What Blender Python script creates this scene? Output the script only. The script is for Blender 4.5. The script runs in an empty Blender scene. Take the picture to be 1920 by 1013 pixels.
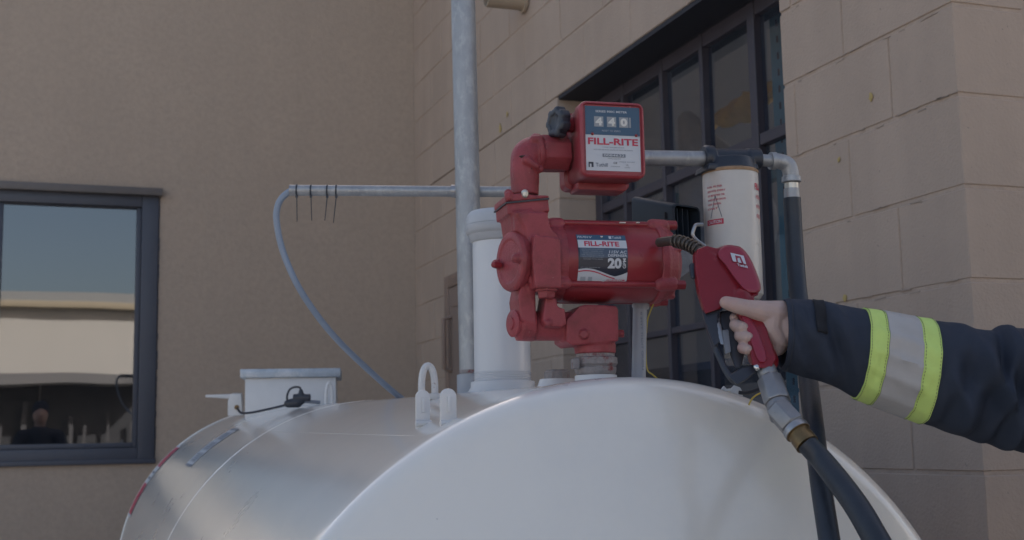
import bpy, bmesh, math, random
from mathutils import Vector, Matrix, noise
random.seed(7)
C = bpy.context.scene.collection
S = bpy.context.scene
# ------------------------------------------------------------------ camera
CAMH = 1.35
YAW, PITCH, ROLL = math.radians(19.8), math.radians(7.7), math.radians(1.08)
FPX = 2387.0
fw = Vector((math.sin(YAW)*math.cos(PITCH), math.cos(YAW)*math.cos(PITCH), math.sin(PITCH)))
r0 = Vector((math.cos(YAW), -math.sin(YAW), 0)); u0 = r0.cross(fw)
RT = math.cos(ROLL)*r0 - math.sin(ROLL)*u0
UP = math.sin(ROLL)*r0 + math.cos(ROLL)*u0
cam = bpy.data.cameras.new('camera'); camo = bpy.data.objects.new('camera', cam); C.objects.link(camo)
camo.matrix_world = Matrix(((RT.x, UP.x, -fw.x, 0), (RT.y, UP.y, -fw.y, 0), (RT.z, UP.z, -fw.z, CAMH), (0, 0, 0, 1)))
cam.sensor_width = 36; cam.lens = FPX/1920*36; cam.clip_start = 0.05; cam.clip_end = 600
cam.dof.use_dof = True; cam.dof.focus_distance = 2.05; cam.dof.aperture_fstop = 9.0
S.camera = camo
# ------------------------------------------------------------------ light
SUN_EL, SUN_AZ = math.radians(33), math.radians(38)      # azimuth from +Y towards +X
w = bpy.data.worlds.new('World'); S.world = w; w.use_nodes = True
nt = w.node_tree; nt.nodes.clear()
sky = nt.nodes.new('ShaderNodeTexSky'); sky.sky_type = 'NISHITA'; sky.sun_disc = False
sky.sun_elevation = SUN_EL; sky.sun_rotation = SUN_AZ; sky.air_density = 0.8; sky.dust_density = 3.0; sky.ozone_density = 1.0
bg = nt.nodes.new('ShaderNodeBackground'); bg.inputs['Strength'].default_value = 0.10
wo = nt.nodes.new('ShaderNodeOutputWorld')
tint = nt.nodes.new('ShaderNodeMix'); tint.data_type = 'RGBA'; tint.blend_type = 'MULTIPLY'; tint.inputs['Factor'].default_value = 1.0
tint.inputs['B'].default_value = (1.10, 1.0, 0.89, 1)      # even warm balance of the whole sky
nt.links.new(sky.outputs[0], tint.inputs['A']); nt.links.new(tint.outputs['Result'], bg.inputs[0]); nt.links.new(bg.outputs[0], wo.inputs[0])
sl = bpy.data.lights.new('sun', 'SUN'); sl.energy = 4.8; sl.angle = math.radians(0.5); sl.color = (1, 0.92, 0.82)
so = bpy.data.objects.new('sun', sl); C.objects.link(so)
sd = Vector((math.sin(SUN_AZ)*math.cos(SUN_EL), math.cos(SUN_AZ)*math.cos(SUN_EL), math.sin(SUN_EL)))
so.rotation_euler = (-sd).to_track_quat('-Z', 'Y').to_euler(); so.location = (0, 0, 20)
S.view_settings.view_transform = 'Standard'; S.view_settings.look = 'None'
S.view_settings.exposure = 1.47; S.view_settings.gamma = 1; S.view_settings.use_curve_mapping = False

# ------------------------------------------------------------------ measuring helpers (photo measurements -> metres)
CAMP = Vector((0, 0, CAMH))
def ray(px, py): return fw + RT*((px-960)/FPX) - UP*((py-506.5)/FPX)
def atD(px, py, D): return CAMP + ray(px, py)*D
def atX(px, py, X): v = ray(px, py); return CAMP + v*(X/v.x)
def atY(px, py, Y): v = ray(px, py); return CAMP + v*(Y/v.y)
def atZ(px, py, Z): v = ray(px, py); return CAMP + v*((Z-CAMH)/v.z)
# pump frame
PZ = Vector((0, 0, 1))
PXv = Vector((math.sin(math.radians(95.8)), math.cos(math.radians(95.8)), 0)); PYv = PZ.cross(PXv)
PO = atD(1117, 500, 2.10)
def q(px, py, dy=0.0):
    v = ray(px, py); n = PYv
    t = ((PO + n*dy - CAMP).dot(n))/v.dot(n)
    return CAMP + v*t
MM = 2.10/FPX          # metres per photo pixel on the pump

# ------------------------------------------------------------------ materials
MATS = {}
def mat(name, col, rough=0.6, metal=0.0, var=0.0, vscale=8.0, bump=0.0, bscale=200.0, coat=0.0, spec=0.5, col2=None, c2scale=6.0, c2thr=(0.55, 0.7), stretch=None, bdist=0.002, col3=None, c3scale=50.0, c3thr=(0.66, 0.70), streak=0.0):
    if name in MATS: return MATS[name]
    m = bpy.data.materials.new(name); m.use_nodes = True; n = m.node_tree; L = n.links
    b = n.nodes['Principled BSDF']
    b.inputs['Roughness'].default_value = rough; b.inputs['Metallic'].default_value = metal
    b.inputs['Base Color'].default_value = (*col, 1); b.inputs['Specular IOR Level'].default_value = spec
    b.inputs['Coat Weight'].default_value = coat; b.inputs['Coat Roughness'].default_value = 0.08
    geo = n.nodes.new('ShaderNodeNewGeometry'); pos = geo.outputs['Position']
    if stretch:
        mp = n.nodes.new('ShaderNodeMapping'); mp.inputs['Scale'].default_value = stretch
        L.new(pos, mp.inputs[0]); pos = mp.outputs[0]
    out = None
    if var > 0:
        t = n.nodes.new('ShaderNodeTexNoise'); t.inputs['Scale'].default_value = vscale; t.inputs['Detail'].default_value = 6; t.inputs['Roughness'].default_value = 0.65
        L.new(pos, t.inputs['Vector'])
        r = n.nodes.new('ShaderNodeMapRange'); r.inputs['From Min'].default_value = 0.25; r.inputs['From Max'].default_value = 0.75
        r.inputs['To Min'].default_value = 1-var; r.inputs['To Max'].default_value = 1+var
        L.new(t.outputs['Fac'], r.inputs['Value'])
        mx = n.nodes.new('ShaderNodeVectorMath'); mx.operation = 'SCALE'; mx.inputs[0].default_value = col
        L.new(r.outputs[0], mx.inputs['Scale']); out = mx.outputs[0]
        r2 = n.nodes.new('ShaderNodeMapRange'); r2.inputs['To Min'].default_value = max(0.02, rough-0.1); r2.inputs['To Max'].default_value = min(1, rough+0.1)
        L.new(t.outputs['Fac'], r2.inputs['Value']); L.new(r2.outputs[0], b.inputs['Roughness'])
    if col2:
        t2 = n.nodes.new('ShaderNodeTexNoise'); t2.inputs['Scale'].default_value = c2scale; t2.inputs['Detail'].default_value = 8; t2.inputs['Roughness'].default_value = 0.7
        L.new(pos, t2.inputs['Vector'])
        r3 = n.nodes.new('ShaderNodeMapRange'); r3.inputs['From Min'].default_value = c2thr[0]; r3.inputs['From Max'].default_value = c2thr[1]
        L.new(t2.outputs['Fac'], r3.inputs['Value'])
        mm = n.nodes.new('ShaderNodeMix'); mm.data_type = 'RGBA'
        L.new(r3.outputs[0], mm.inputs['Factor'])
        if out: L.new(out, mm.inputs['A'])
        else: mm.inputs['A'].default_value = (*col, 1)
        mm.inputs['B'].default_value = (*col2, 1); out = mm.outputs['Result']
    if streak > 0:
        mp2 = n.nodes.new('ShaderNodeMapping'); mp2.inputs['Scale'].default_value = (9, 9, 0.35); L.new(geo.outputs['Position'], mp2.inputs[0])
        t5 = n.nodes.new('ShaderNodeTexNoise'); t5.inputs['Scale'].default_value = 1.0; t5.inputs['Detail'].default_value = 5; L.new(mp2.outputs[0], t5.inputs['Vector'])
        r5 = n.nodes.new('ShaderNodeMapRange'); r5.inputs['From Min'].default_value = 0.3; r5.inputs['From Max'].default_value = 0.7; r5.inputs['To Min'].default_value = 1-streak; r5.inputs['To Max'].default_value = 1+streak*0.6
        L.new(t5.outputs['Fac'], r5.inputs['Value'])
        sc5 = n.nodes.new('ShaderNodeVectorMath'); sc5.operation = 'SCALE'; L.new(r5.outputs[0], sc5.inputs['Scale'])
        if out: L.new(out, sc5.inputs[0])
        else: sc5.inputs[0].default_value = col
        out = sc5.outputs[0]
    if col3:
        t6 = n.nodes.new('ShaderNodeTexNoise'); t6.inputs['Scale'].default_value = c3scale; t6.inputs['Detail'].default_value = 3; t6.inputs['Roughness'].default_value = 0.6
        L.new(geo.outputs['Position'], t6.inputs['Vector'])
        r6 = n.nodes.new('ShaderNodeMapRange'); r6.inputs['From Min'].default_value = c3thr[0]; r6.inputs['From Max'].default_value = c3thr[1]; L.new(t6.outputs['Fac'], r6.inputs['Value'])
        m6 = n.nodes.new('ShaderNodeMix'); m6.data_type = 'RGBA'; L.new(r6.outputs[0], m6.inputs['Factor'])
        if out: L.new(out, m6.inputs['A'])
        else: m6.inputs['A'].default_value = (*col, 1)
        m6.inputs['B'].default_value = (*col3, 1); out = m6.outputs['Result']
    if out: L.new(out, b.inputs['Base Color'])
    if bump > 0:
        t = n.nodes.new('ShaderNodeTexNoise'); t.inputs['Scale'].default_value = bscale; t.inputs['Detail'].default_value = 5
        L.new(pos, t.inputs['Vector'])
        bp = n.nodes.new('ShaderNodeBump'); bp.inputs['Strength'].default_value = bump; bp.inputs['Distance'].default_value = bdist
        L.new(t.outputs['Fac'], bp.inputs['Height']); L.new(bp.outputs[0], b.inputs['Normal'])
    MATS[name] = m; return m
M_block = mat('painted_block', (0.415, 0.328, 0.268), 0.8, var=0.06, vscale=3, bump=0.8, bscale=130, bdist=0.0022, spec=0.3, col2=(0.375, 0.298, 0.243), c2scale=2.2, c2thr=(0.45, 0.75), col3=(0.24, 0.21, 0.19), c3scale=75, c3thr=(0.70, 0.76), streak=0.05)
M_mortar = mat('painted_mortar', (0.415, 0.328, 0.268), 0.85, var=0.12, vscale=30, bump=0.6, bscale=180, spec=0.3)
M_stucco = mat('brown_stucco', (0.44, 0.352, 0.284), 0.85, var=0.05, vscale=2.0, bump=0.7, bscale=120, bdist=0.003, spec=0.2, col2=(0.39, 0.314, 0.253), c2scale=40, c2thr=(0.40, 0.7), streak=0.02)
M_tank = mat('tank_white_paint', (0.745, 0.725, 0.68), 0.3, var=0.03, vscale=2.5, bump=0.10, bscale=34, bdist=0.0012, coat=1.0, col2=(0.66, 0.65, 0.63), c2scale=1.6, c2thr=(0.48, 0.75), col3=(0.50, 0.49, 0.47), c3scale=38, c3thr=(0.755, 0.80))
M_tank.node_tree.nodes['Principled BSDF'].inputs['Coat Roughness'].default_value = 0.13
M_white = mat('white_paint', (0.62, 0.62, 0.625), 0.38, var=0.05, vscale=14, bump=0.12, bscale=120, bdist=0.001)
M_white_rust = mat('rusty_white_paint', (0.62, 0.62, 0.62), 0.45, var=0.06, vscale=20, col2=(0.22, 0.09, 0.04), c2scale=38, c2thr=(0.60, 0.66), bump=0.3, bscale=200)
M_pvc = mat('white_pipe_paint', (0.62, 0.63, 0.65), 0.3, var=0.04, vscale=5, bump=0.08, bscale=40, stretch=(1, 1, 0.25))
M_cap = mat('cast_cap_grey', (0.42, 0.43, 0.45), 0.5, var=0.1, vscale=14, bump=0.3, bscale=160)
M_red = mat('red_paint', (0.31, 0.056, 0.068), 0.42, var=0.10, vscale=16, bump=0.8, bscale=330, bdist=0.0014, spec=0.35, col2=(0.15, 0.035, 0.035), c2scale=17, c2thr=(0.46, 0.78), col3=(0.40, 0.22, 0.20), c3scale=85, c3thr=(0.735, 0.76))
M_redm = mat('red_motor_paint', (0.25, 0.026, 0.034), 0.30, var=0.07, vscale=10, bump=0.12, bscale=120, spec=0.45, col2=(0.16, 0.022, 0.026), c2scale=14, c2thr=(0.45, 0.80), col3=(0.48, 0.28, 0.26), c3scale=70, c3thr=(0.74, 0.76))
M_redc = mat('red_meter_paint', (0.29, 0.042, 0.054), 0.36, var=0.08, vscale=18, bump=0.2, bscale=160, spec=0.45, col2=(0.33, 0.13, 0.14), c2scale=20, c2thr=(0.54, 0.76), col3=(0.5, 0.34, 0.32), c3scale=110, c3thr=(0.72, 0.75))
M_pocketshade = mat('pocket_shade_brown', (0.045, 0.028, 0.024), 0.8, var=0.3, vscale=120, bump=0.8, bscale=300)  # dark brown standing for the shade inside cast pockets
M_chip = mat('chipped_pale_paint', (0.62, 0.56, 0.52), 0.6)
M_nozred = mat('red_vinyl', (0.19, 0.010, 0.017), 0.30, var=0.05, vscale=14, spec=0.5, bump=0.05, bscale=120)
M_nozlit = mat('red_vinyl_lit', (0.25, 0.024, 0.045), 0.32, var=0.05, vscale=20, spec=0.55)  # same vinyl made lighter and pinker: light on the upper planes
M_black = mat('black_plastic', (0.028, 0.032, 0.044), 0.42, var=0.10, vscale=20, spec=0.5)
M_holster = mat('black_moulded_plastic', (0.022, 0.03, 0.042), 0.52, var=0.15, vscale=25, spec=0.3)
M_rubber = mat('black_rubber_hose', (0.020, 0.026, 0.038), 0.46, var=0.2, vscale=30, bump=0.2, bscale=220, spec=0.5, col2=(0.09, 0.09, 0.10), c2scale=60, c2thr=(0.66, 0.75))
M_galv = mat('galvanised_steel', (0.33, 0.34, 0.355), 0.48, 0.55, var=0.20, vscale=28, bump=0.25, bscale=90, col2=(0.43, 0.435, 0.44), c2scale=60, c2thr=(0.5, 0.66), stretch=(1, 1, 0.45))
M_steel = mat('dull_steel', (0.36, 0.36, 0.37), 0.38, 0.85, var=0.15, vscale=30, bump=0.2, bscale=140)
M_spout = mat('dark_worn_spout', (0.10, 0.085, 0.075), 0.45, 0.6, var=0.25, vscale=60)
M_bright = mat('bright_steel', (0.62, 0.62, 0.62), 0.25, 0.9)
M_brass = mat('worn_brass', (0.20, 0.135, 0.065), 0.38, 0.8, var=0.2, vscale=60)
M_rustu = mat('weathered_union', (0.26, 0.24, 0.24), 0.7, 0.2, var=0.25, vscale=60, bump=0.8, bscale=160, col2=(0.20, 0.05, 0.05), c2scale=44, c2thr=(0.56, 0.66), bdist=0.003)
M_lid = mat('galvanised_lid', (0.36, 0.41, 0.47), 0.5, 0.5, var=0.2, vscale=26, col2=(0.5, 0.53, 0.57), c2scale=16, c2thr=(0.5, 0.62))
M_frame = mat('slate_window_frame', (0.070, 0.076, 0.098), 0.45, var=0.08, vscale=6, spec=0.4)
M_flash = mat('brown_flashing', (0.13, 0.115, 0.11), 0.55, var=0.15, vscale=12)
M_sash = mat('brown_steel_sash', (0.050, 0.044, 0.058), 0.5, var=0.15, vscale=14, col2=(0.15, 0.11, 0.09), c2scale=40, c2thr=(0.62, 0.72), bump=0.2, bscale=120)
M_lintel = mat('dark_steel_lintel', (0.022, 0.023, 0.032), 0.7, var=0.2, vscale=8)
M_door = mat('brown_door_paint', (0.23, 0.175, 0.15), 0.55, var=0.06, vscale=8)
M_dframe = mat('rust_brown_frame', (0.25, 0.18, 0.145), 0.6, var=0.1, vscale=10)
M_flex = mat('blue_grey_conduit', (0.25, 0.30, 0.38), 0.5, var=0.06, vscale=14)
M_gconduit = mat('grey_conduit', (0.33, 0.35, 0.39), 0.5, var=0.06, vscale=14)
M_can = mat('filter_can_paint', (0.52, 0.495, 0.465), 0.35, var=0.07, vscale=12, col2=(0.36, 0.29, 0.22), c2scale=30, c2thr=(0.62, 0.78), bump=0.1, bscale=90)
M_rimrust = mat('rusty_rim', (0.30, 0.19, 0.11), 0.7, var=0.3, vscale=60)
M_filterhead = mat('filter_head_enamel', (0.022, 0.027, 0.040), 0.35, var=0.15, vscale=30, bump=0.25, bscale=120)
M_skin = mat('skin', (0.43, 0.315, 0.285), 0.5, var=0.07, vscale=40, bump=0.5, bscale=130, bdist=0.0010, spec=0.35, col2=(0.42, 0.25, 0.23), c2scale=22, c2thr=(0.5, 0.75))
M_skin.node_tree.nodes['Principled BSDF'].inputs['Subsurface Weight'].default_value = 0.12
M_skin.node_tree.nodes['Principled BSDF'].inputs['Subsurface Radius'].default_value = (0.01, 0.004, 0.002)
M_nail = mat('fingernail', (0.55, 0.38, 0.33), 0.3)
M_jacket = mat('navy_turnout_cloth', (0.032, 0.040, 0.060), 0.85, var=0.15, vscale=9, bump=0.35, bscale=500, bdist=0.0008, spec=0.25)
M_lime = mat('lime_reflective_trim', (0.54, 0.70, 0.20), 0.6, var=0.07, vscale=40, bump=0.35, bscale=150, spec=0.3)
M_silver = mat('silver_reflective_tape', (0.39, 0.375, 0.37), 0.5, var=0.06, vscale=26, bump=0.2, bscale=130)
M_navyplate = mat('navy_print', (0.035, 0.085, 0.15), 0.35)
M_darkplate = mat('black_print', (0.018, 0.022, 0.04), 0.3)
M_blueplate = mat('blue_grey_print', (0.06, 0.085, 0.13), 0.35)
M_whiteplate = mat('white_print', (0.50, 0.52, 0.56), 0.35)
M_redprint = mat('red_print', (0.46, 0.03, 0.07), 0.4)
M_greyprint = mat('grey_print', (0.16, 0.18, 0.22), 0.5)
M_digit = mat('digit_cream', (0.62, 0.61, 0.58), 0.45)
M_window_d = mat('digit_window', (0.27, 0.29, 0.31), 0.4)
M_yellow = mat('yellow_paint_splash', (0.42, 0.31, 0.11), 0.6)
M_ywire = mat('yellow_wire', (0.55, 0.43, 0.08), 0.5)
M_bolt = mat('zinc_bolt', (0.62, 0.60, 0.54), 0.4, 0.6)
M_teal = mat('teal_rack_paint', (0.085, 0.22, 0.22), 0.5, var=0.1, vscale=10)
M_orange = mat('orange_fabric', (0.85, 0.52, 0.12), 0.7, var=0.2, vscale=16)
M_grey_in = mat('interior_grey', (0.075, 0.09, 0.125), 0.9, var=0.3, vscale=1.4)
M_sheet = mat('interior_sheet', (0.42, 0.40, 0.38), 0.8, var=0.2, vscale=4, bump=0.6, bscale=12, bdist=0.03)
M_hole = mat('dark_slot', (0.01, 0.01, 0.015), 0.8)
M_conc = mat('concrete', (0.34, 0.32, 0.29), 0.9, var=0.12, vscale=0.7, bump=0.3, bscale=40)
M_farwhite = mat('far_white_siding', (0.48, 0.465, 0.445), 0.8, var=0.04, vscale=0.5)
M_fartrim = mat('far_tan_trim', (0.36, 0.31, 0.23), 0.7)
M_fardoor = mat('far_dark_door', (0.045, 0.047, 0.055), 0.6, var=0.3, vscale=0.8)
M_roof = mat('roof_grey', (0.27, 0.28, 0.29), 0.8)
M_cloth2 = mat('dark_trousers', (0.04, 0.04, 0.05), 0.9, var=0.1, vscale=6)
M_hair = mat('brown_hair', (0.05, 0.03, 0.02), 0.7, bump=0.6, bscale=160)
M_label = mat('printed_label_grey', (0.30, 0.33, 0.37), 0.4)
def glass_mat(name, tint, refl_ior=1.9, rough=0.01, trans=0.55):
    m = bpy.data.materials.new(name); m.use_nodes = True; n = m.node_tree; n.nodes.clear(); L = n.links
    fr = n.nodes.new('ShaderNodeFresnel'); fr.inputs['IOR'].default_value = refl_ior
    gl = n.nodes.new('ShaderNodeBsdfGlossy'); gl.inputs['Roughness'].default_value = rough; gl.inputs['Color'].default_value = (0.95, 0.97, 1, 1)
    tr = n.nodes.new('ShaderNodeBsdfTransparent'); tr.inputs['Color'].default_value = (*tint, 1)
    geo = n.nodes.new('ShaderNodeNewGeometry')
    t = n.nodes.new('ShaderNodeTexNoise'); t.inputs['Scale'].default_value = 1.6; t.inputs['Detail'].default_value = 1; L.new(geo.outputs['Position'], t.inputs['Vector'])
    bp = n.nodes.new('ShaderNodeBump'); bp.inputs['Strength'].default_value = 0.25; bp.inputs['Distance'].default_value = 0.004
    L.new(t.outputs['Fac'], bp.inputs['Height']); L.new(bp.outputs[0], gl.inputs['Normal'])
    # thin film of dust
    df = n.nodes.new('ShaderNodeBsdfDiffuse'); df.inputs['Color'].default_value = (0.27, 0.31, 0.38, 1)
    t2 = n.nodes.new('ShaderNodeTexNoise'); t2.inputs['Scale'].default_value = 3.0; t2.inputs['Detail'].default_value = 8; L.new(geo.outputs['Position'], t2.inputs['Vector'])
    r = n.nodes.new('ShaderNodeMapRange'); r.inputs['From Min'].default_value = 0.3; r.inputs['From Max'].default_value = 0.8; r.inputs['To Min'].default_value = 0.02; r.inputs['To Max'].default_value = trans
    L.new(t2.outputs['Fac'], r.inputs['Value'])
    m1 = n.nodes.new('ShaderNodeMixShader'); L.new(r.outputs[0], m1.inputs[0]); L.new(tr.outputs[0], m1.inputs[1]); L.new(df.outputs[0], m1.inputs[2])
    inv = n.nodes.new('ShaderNodeMath'); inv.operation = 'SUBTRACT'; inv.inputs[0].default_value = 1.0; L.new(geo.outputs['Backfacing'], inv.inputs[1])
    mul = n.nodes.new('ShaderNodeMath'); mul.operation = 'MULTIPLY'; L.new(fr.outputs[0], mul.inputs[0]); L.new(inv.outputs[0], mul.inputs[1])   # the far face of the thin sheet adds nothing
    m2 = n.nodes.new('ShaderNodeMixShader'); L.new(mul.outputs[0], m2.inputs[0]); L.new(m1.outputs[0], m2.inputs[1]); L.new(gl.outputs[0], m2.inputs[2])
    o = n.nodes.new('ShaderNodeOutputMaterial'); L.new(m2.outputs[0], o.inputs[0]); return m
M_glassL = glass_mat('coated_window_glass', (0.30, 0.33, 0.36), 2.3, 0.008, 0.03)
M_glassS = glass_mat('old_dusty_glass', (0.74, 0.79, 0.87), 1.55, 0.02, 0.08)

# ------------------------------------------------------------------ mesh helpers (all geometry authored in world metres)
def prop(o, label=None, cat=None, group=None, kind=None):
    if label: o['label'] = label
    if cat: o['category'] = cat
    if group: o['group'] = group
    if kind: o['kind'] = kind
    return o
def thing(name, loc, label, cat, group=None):
    o = bpy.data.objects.new(name, None); C.objects.link(o); o.location = loc; o.empty_display_size = 0.1
    return prop(o, label, cat, group)
def origin(o):
    p = Vector((0, 0, 0))
    while o is not None: p += Vector(o.location); o = o.parent
    return p
class MB:
    def __init__(s): s.b = bmesh.new()
    def _xf(s, vs, Mx): bmesh.ops.transform(s.b, matrix=Mx, verts=vs)
    def box(s, c, ax, ay, az):
        """centre + three half-extent vectors"""
        c, ax, ay, az = map(Vector, (c, ax, ay, az))
        if ax.cross(ay).dot(az) < 0: ax = -ax
        v = [s.b.verts.new(c + i*ax + j*ay + k*az) for k in (-1, 1) for j in (-1, 1) for i in (-1, 1)]
        for f in ((0, 2, 3, 1), (4, 5, 7, 6), (0, 1, 5, 4), (2, 6, 7, 3), (0, 4, 6, 2), (1, 3, 7, 5)): s.b.faces.new([v[i] for i in f])
        return s
    def aabb(s, x0, x1, y0, y1, z0, z1):
        return s.box(((x0+x1)/2, (y0+y1)/2, (z0+z1)/2), ((x1-x0)/2, 0, 0), (0, (y1-y0)/2, 0), (0, 0, (z1-z0)/2))
    def rings(s, rings, cap=True, closed=False):
        R = [[s.b.verts.new(p) for p in r] for r in rings]; n = len(R[0])
        m = len(R)
        for i in range(m if closed else m-1):
            a, b = R[i], R[(i+1) % m]
            for j in range(n): s.b.faces.new((a[j], a[(j+1) % n], b[(j+1) % n], b[j]))
        if cap and not closed:
            s.b.faces.new(R[0][::-1]); s.b.faces.new(R[-1])
        return s
    def lathe(s, p0, axis, prof, n=32, cap=True, phase=0.0):
        """prof: list of (distance along axis, radius)"""
        p0 = Vector(p0); a = Vector(axis).normalized()
        t = Vector((0, 0, 1)) if abs(a.z) < 0.9 else Vector((1, 0, 0))
        e1 = a.cross(t).normalized(); e2 = a.cross(e1)
        return s.rings([[p0 + a*d + (e1*math.cos(phase+2*math.pi*k/n) + e2*math.sin(phase+2*math.pi*k/n))*max(r, 1e-5) for k in range(n)] for d, r in prof], cap)
    def cyl(s, p0, p1, ra, rb=None, n=24, phase=0.0):
        p0, p1 = Vector(p0), Vector(p1); rb = ra if rb is None else rb
        return s.lathe(p0, p1-p0, [(0, ra), ((p1-p0).length, rb)], n, True, phase)
    def tube(s, pts, r, n=12, sub=1):
        pts = [Vector(p) for p in pts]; rs = r if isinstance(r, (list, tuple)) else [r]*len(pts)
        if sub > 1: pts, rs = smooth_path(pts, rs, sub)
        a = (pts[1]-pts[0]).normalized(); t = Vector((0, 0, 1)) if abs(a.z) < 0.9 else Vector((1, 0, 0))
        e = a.cross(t).normalized(); rr = []
        for i, p in enumerate(pts):
            d = (pts[min(i+1, len(pts)-1)] - pts[max(i-1, 0)]).normalized()
            e = (e - d*e.dot(d)).normalized(); f = d.cross(e)
            rr.append([p + (e*math.cos(2*math.pi*k/n) + f*math.sin(2*math.pi*k/n))*rs[i] for k in range(n)])
        return s.rings(rr)
    def prism(s, pts, d):
        """closed polygon (world points) extruded by vector d"""
        d = Vector(d); pts = [Vector(p) for p in pts]
        nrm = Vector((0, 0, 0))
        for i in range(len(pts)): nrm += pts[i].cross(pts[(i+1) % len(pts)])
        if nrm.dot(d) < 0: pts = pts[::-1]
        a = [s.b.verts.new(p) for p in pts]; b = [s.b.verts.new(p+d) for p in pts]; n = len(a)
        s.b.faces.new(a[::-1]); s.b.faces.new(b)
        for i in range(n): s.b.faces.new((a[i], a[(i+1) % n], b[(i+1) % n], b[i]))
        return s
    def ball(s, c, r, sub=2, sc=None):
        g = bmesh.ops.create_icosphere(s.b, subdivisions=sub, radius=1.0)
        Mx = Matrix.Translation(Vector(c)) @ Matrix.Diagonal((*(sc if sc else (r, r, r)), 1))
        bmesh.ops.transform(s.b, matrix=Mx, verts=g['verts']); return s
    def cap(s, p0, r0_, p1, r1_, n=16):
        s.cyl(p0, p1, r0_, r1_, n); s.ball(p0, r0_*1.0); s.ball(p1, r1_*1.0); return s
    def chain(s, pts, n=14):
        for (a, ra), (b, rb) in zip(pts, pts[1:]): s.cap(a, ra, b, rb, n)
        return s
    def sheet(s, grid):
        R = [[s.b.verts.new(p) for p in r] for r in grid]
        for i in range(len(R)-1):
            for j in range(len(R[0])-1): s.b.faces.new((R[i][j], R[i][j+1], R[i+1][j+1], R[i+1][j]))
        return s
    def poly(s, pts):
        s.b.faces.new([s.b.verts.new(p) for p in pts]); return s
    def build(s, name, m, parent=None, bevel=0, seg=2, smooth=True, remesh=0, relax=0, fix=True, ang=35, relabel=None):
        if fix: bmesh.ops.recalc_face_normals(s.b, faces=s.b.faces)
        off = origin(parent) if parent else Vector((0, 0, 0))
        me = bpy.data.meshes.new(name); s.b.to_mesh(me); s.b.free()
        o = bpy.data.objects.new(name, me); C.objects.link(o)
        me.materials.append(m)
        mods = False
        if remesh:
            r = o.modifiers.new('r', 'REMESH'); r.mode = 'VOXEL'; r.voxel_size = remesh; mods = True
            if relax:
                q_ = o.modifiers.new('s', 'SMOOTH'); q_.factor = 0.5; q_.iterations = relax
        if bevel:
            v = o.modifiers.new('b', 'BEVEL'); v.width = bevel; v.segments = seg; v.limit_method = 'ANGLE'; v.angle_limit = math.radians(40); mods = True
        if mods:
            dg = bpy.context.evaluated_depsgraph_get(); ev = o.evaluated_get(dg)
            me2 = bpy.data.meshes.new_from_object(ev); o.modifiers.clear(); o.data = me2; bpy.data.meshes.remove(me); me = me2; me.name = name
            if not me.materials: me.materials.append(m)
        if smooth:
            me.polygons.foreach_set('use_smooth', [True]*len(me.polygons))
            if not remesh: me.set_sharp_from_angle(angle=math.radians(ang))
        if parent:
            me.transform(Matrix.Translation(-off)); o.parent = parent
        return o
def smooth_path(pts, rs, sub):
    P, Rr = [], []
    n = len(pts)
    for i in range(n-1):
        p0, p1, p2, p3 = pts[max(i-1, 0)], pts[i], pts[i+1], pts[min(i+2, n-1)]
        for k in range(sub):
            t = k/sub
            P.append(0.5*((2*p1) + (p2-p0)*t + (2*p0-5*p1+4*p2-p3)*t*t + (3*p1-p0-3*p2+p3)*t**3)); Rr.append(rs[i]*(1-t)+rs[i+1]*t)
    P.append(pts[-1]); Rr.append(rs[-1]); return P, Rr
def text_mesh(s, bold=0.0, shear=0.0):
    """lettering as flat mesh normalised to a unit box centred on 0 (x -.5...5, y -.5...5)"""
    cu = bpy.data.curves.new('t', 'FONT'); cu.body = s; cu.offset = bold; cu.shear = shear; cu.resolution_u = 3
    o = bpy.data.objects.new('t', cu); C.objects.link(o)
    bpy.context.view_layer.update()
    me = bpy.data.meshes.new_from_object(o.evaluated_get(bpy.context.evaluated_depsgraph_get()))
    bpy.data.objects.remove(o); bpy.data.curves.remove(cu)
    xs = [v.co.x for v in me.vertices]; ys = [v.co.y for v in me.vertices]
    x0, x1, y0, y1 = min(xs), max(xs), min(ys), max(ys)
    for v in me.vertices: v.co = ((v.co.x-x0)/(x1-x0)-.5, (v.co.y-y0)/(y1-y0)-.5, 0)
    return me
def text(name, s, fn, cx, cy, wd, ht, m, parent, bold=0.0, shear=0.0, rot=0.0):
    """fn(u,v) maps label coordinates to world; centre, width and height in label units"""
    me = text_mesh(s, bold, shear); cr, sr = math.cos(rot), math.sin(rot)
    off = origin(parent)
    for v in me.vertices:
        a, b = v.co.x*wd, v.co.y*ht
        v.co = fn(cx + a*cr - b*sr, cy + a*sr + b*cr) - off
    me.materials.clear(); me.materials.append(m)
    o = bpy.data.objects.new(name, me); C.objects.link(o); o.parent = parent; return o
def patch(name, fn, pts, m, parent, rows=1):
    """flat print: quad strip between (u,v) lower and upper lists"""
    lo, hi = pts
    b = MB(); b.sheet([[fn(l[0]+(h[0]-l[0])*k/rows, l[1]+(h[1]-l[1])*k/rows) for l, h in zip(lo, hi)] for k in range(rows+1)])
    return b.build(name, m, parent, fix=False)
def rect(name, fn, u0, u1, v0, v1, m, parent, nu=1, nv=1):
    lo = [(u0+(u1-u0)*i/nu, v0) for i in range(nu+1)]; hi = [(u0+(u1-u0)*i/nu, v1) for i in range(nu+1)]
    return patch(name, fn, (lo, hi), m, parent, nv)

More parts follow.
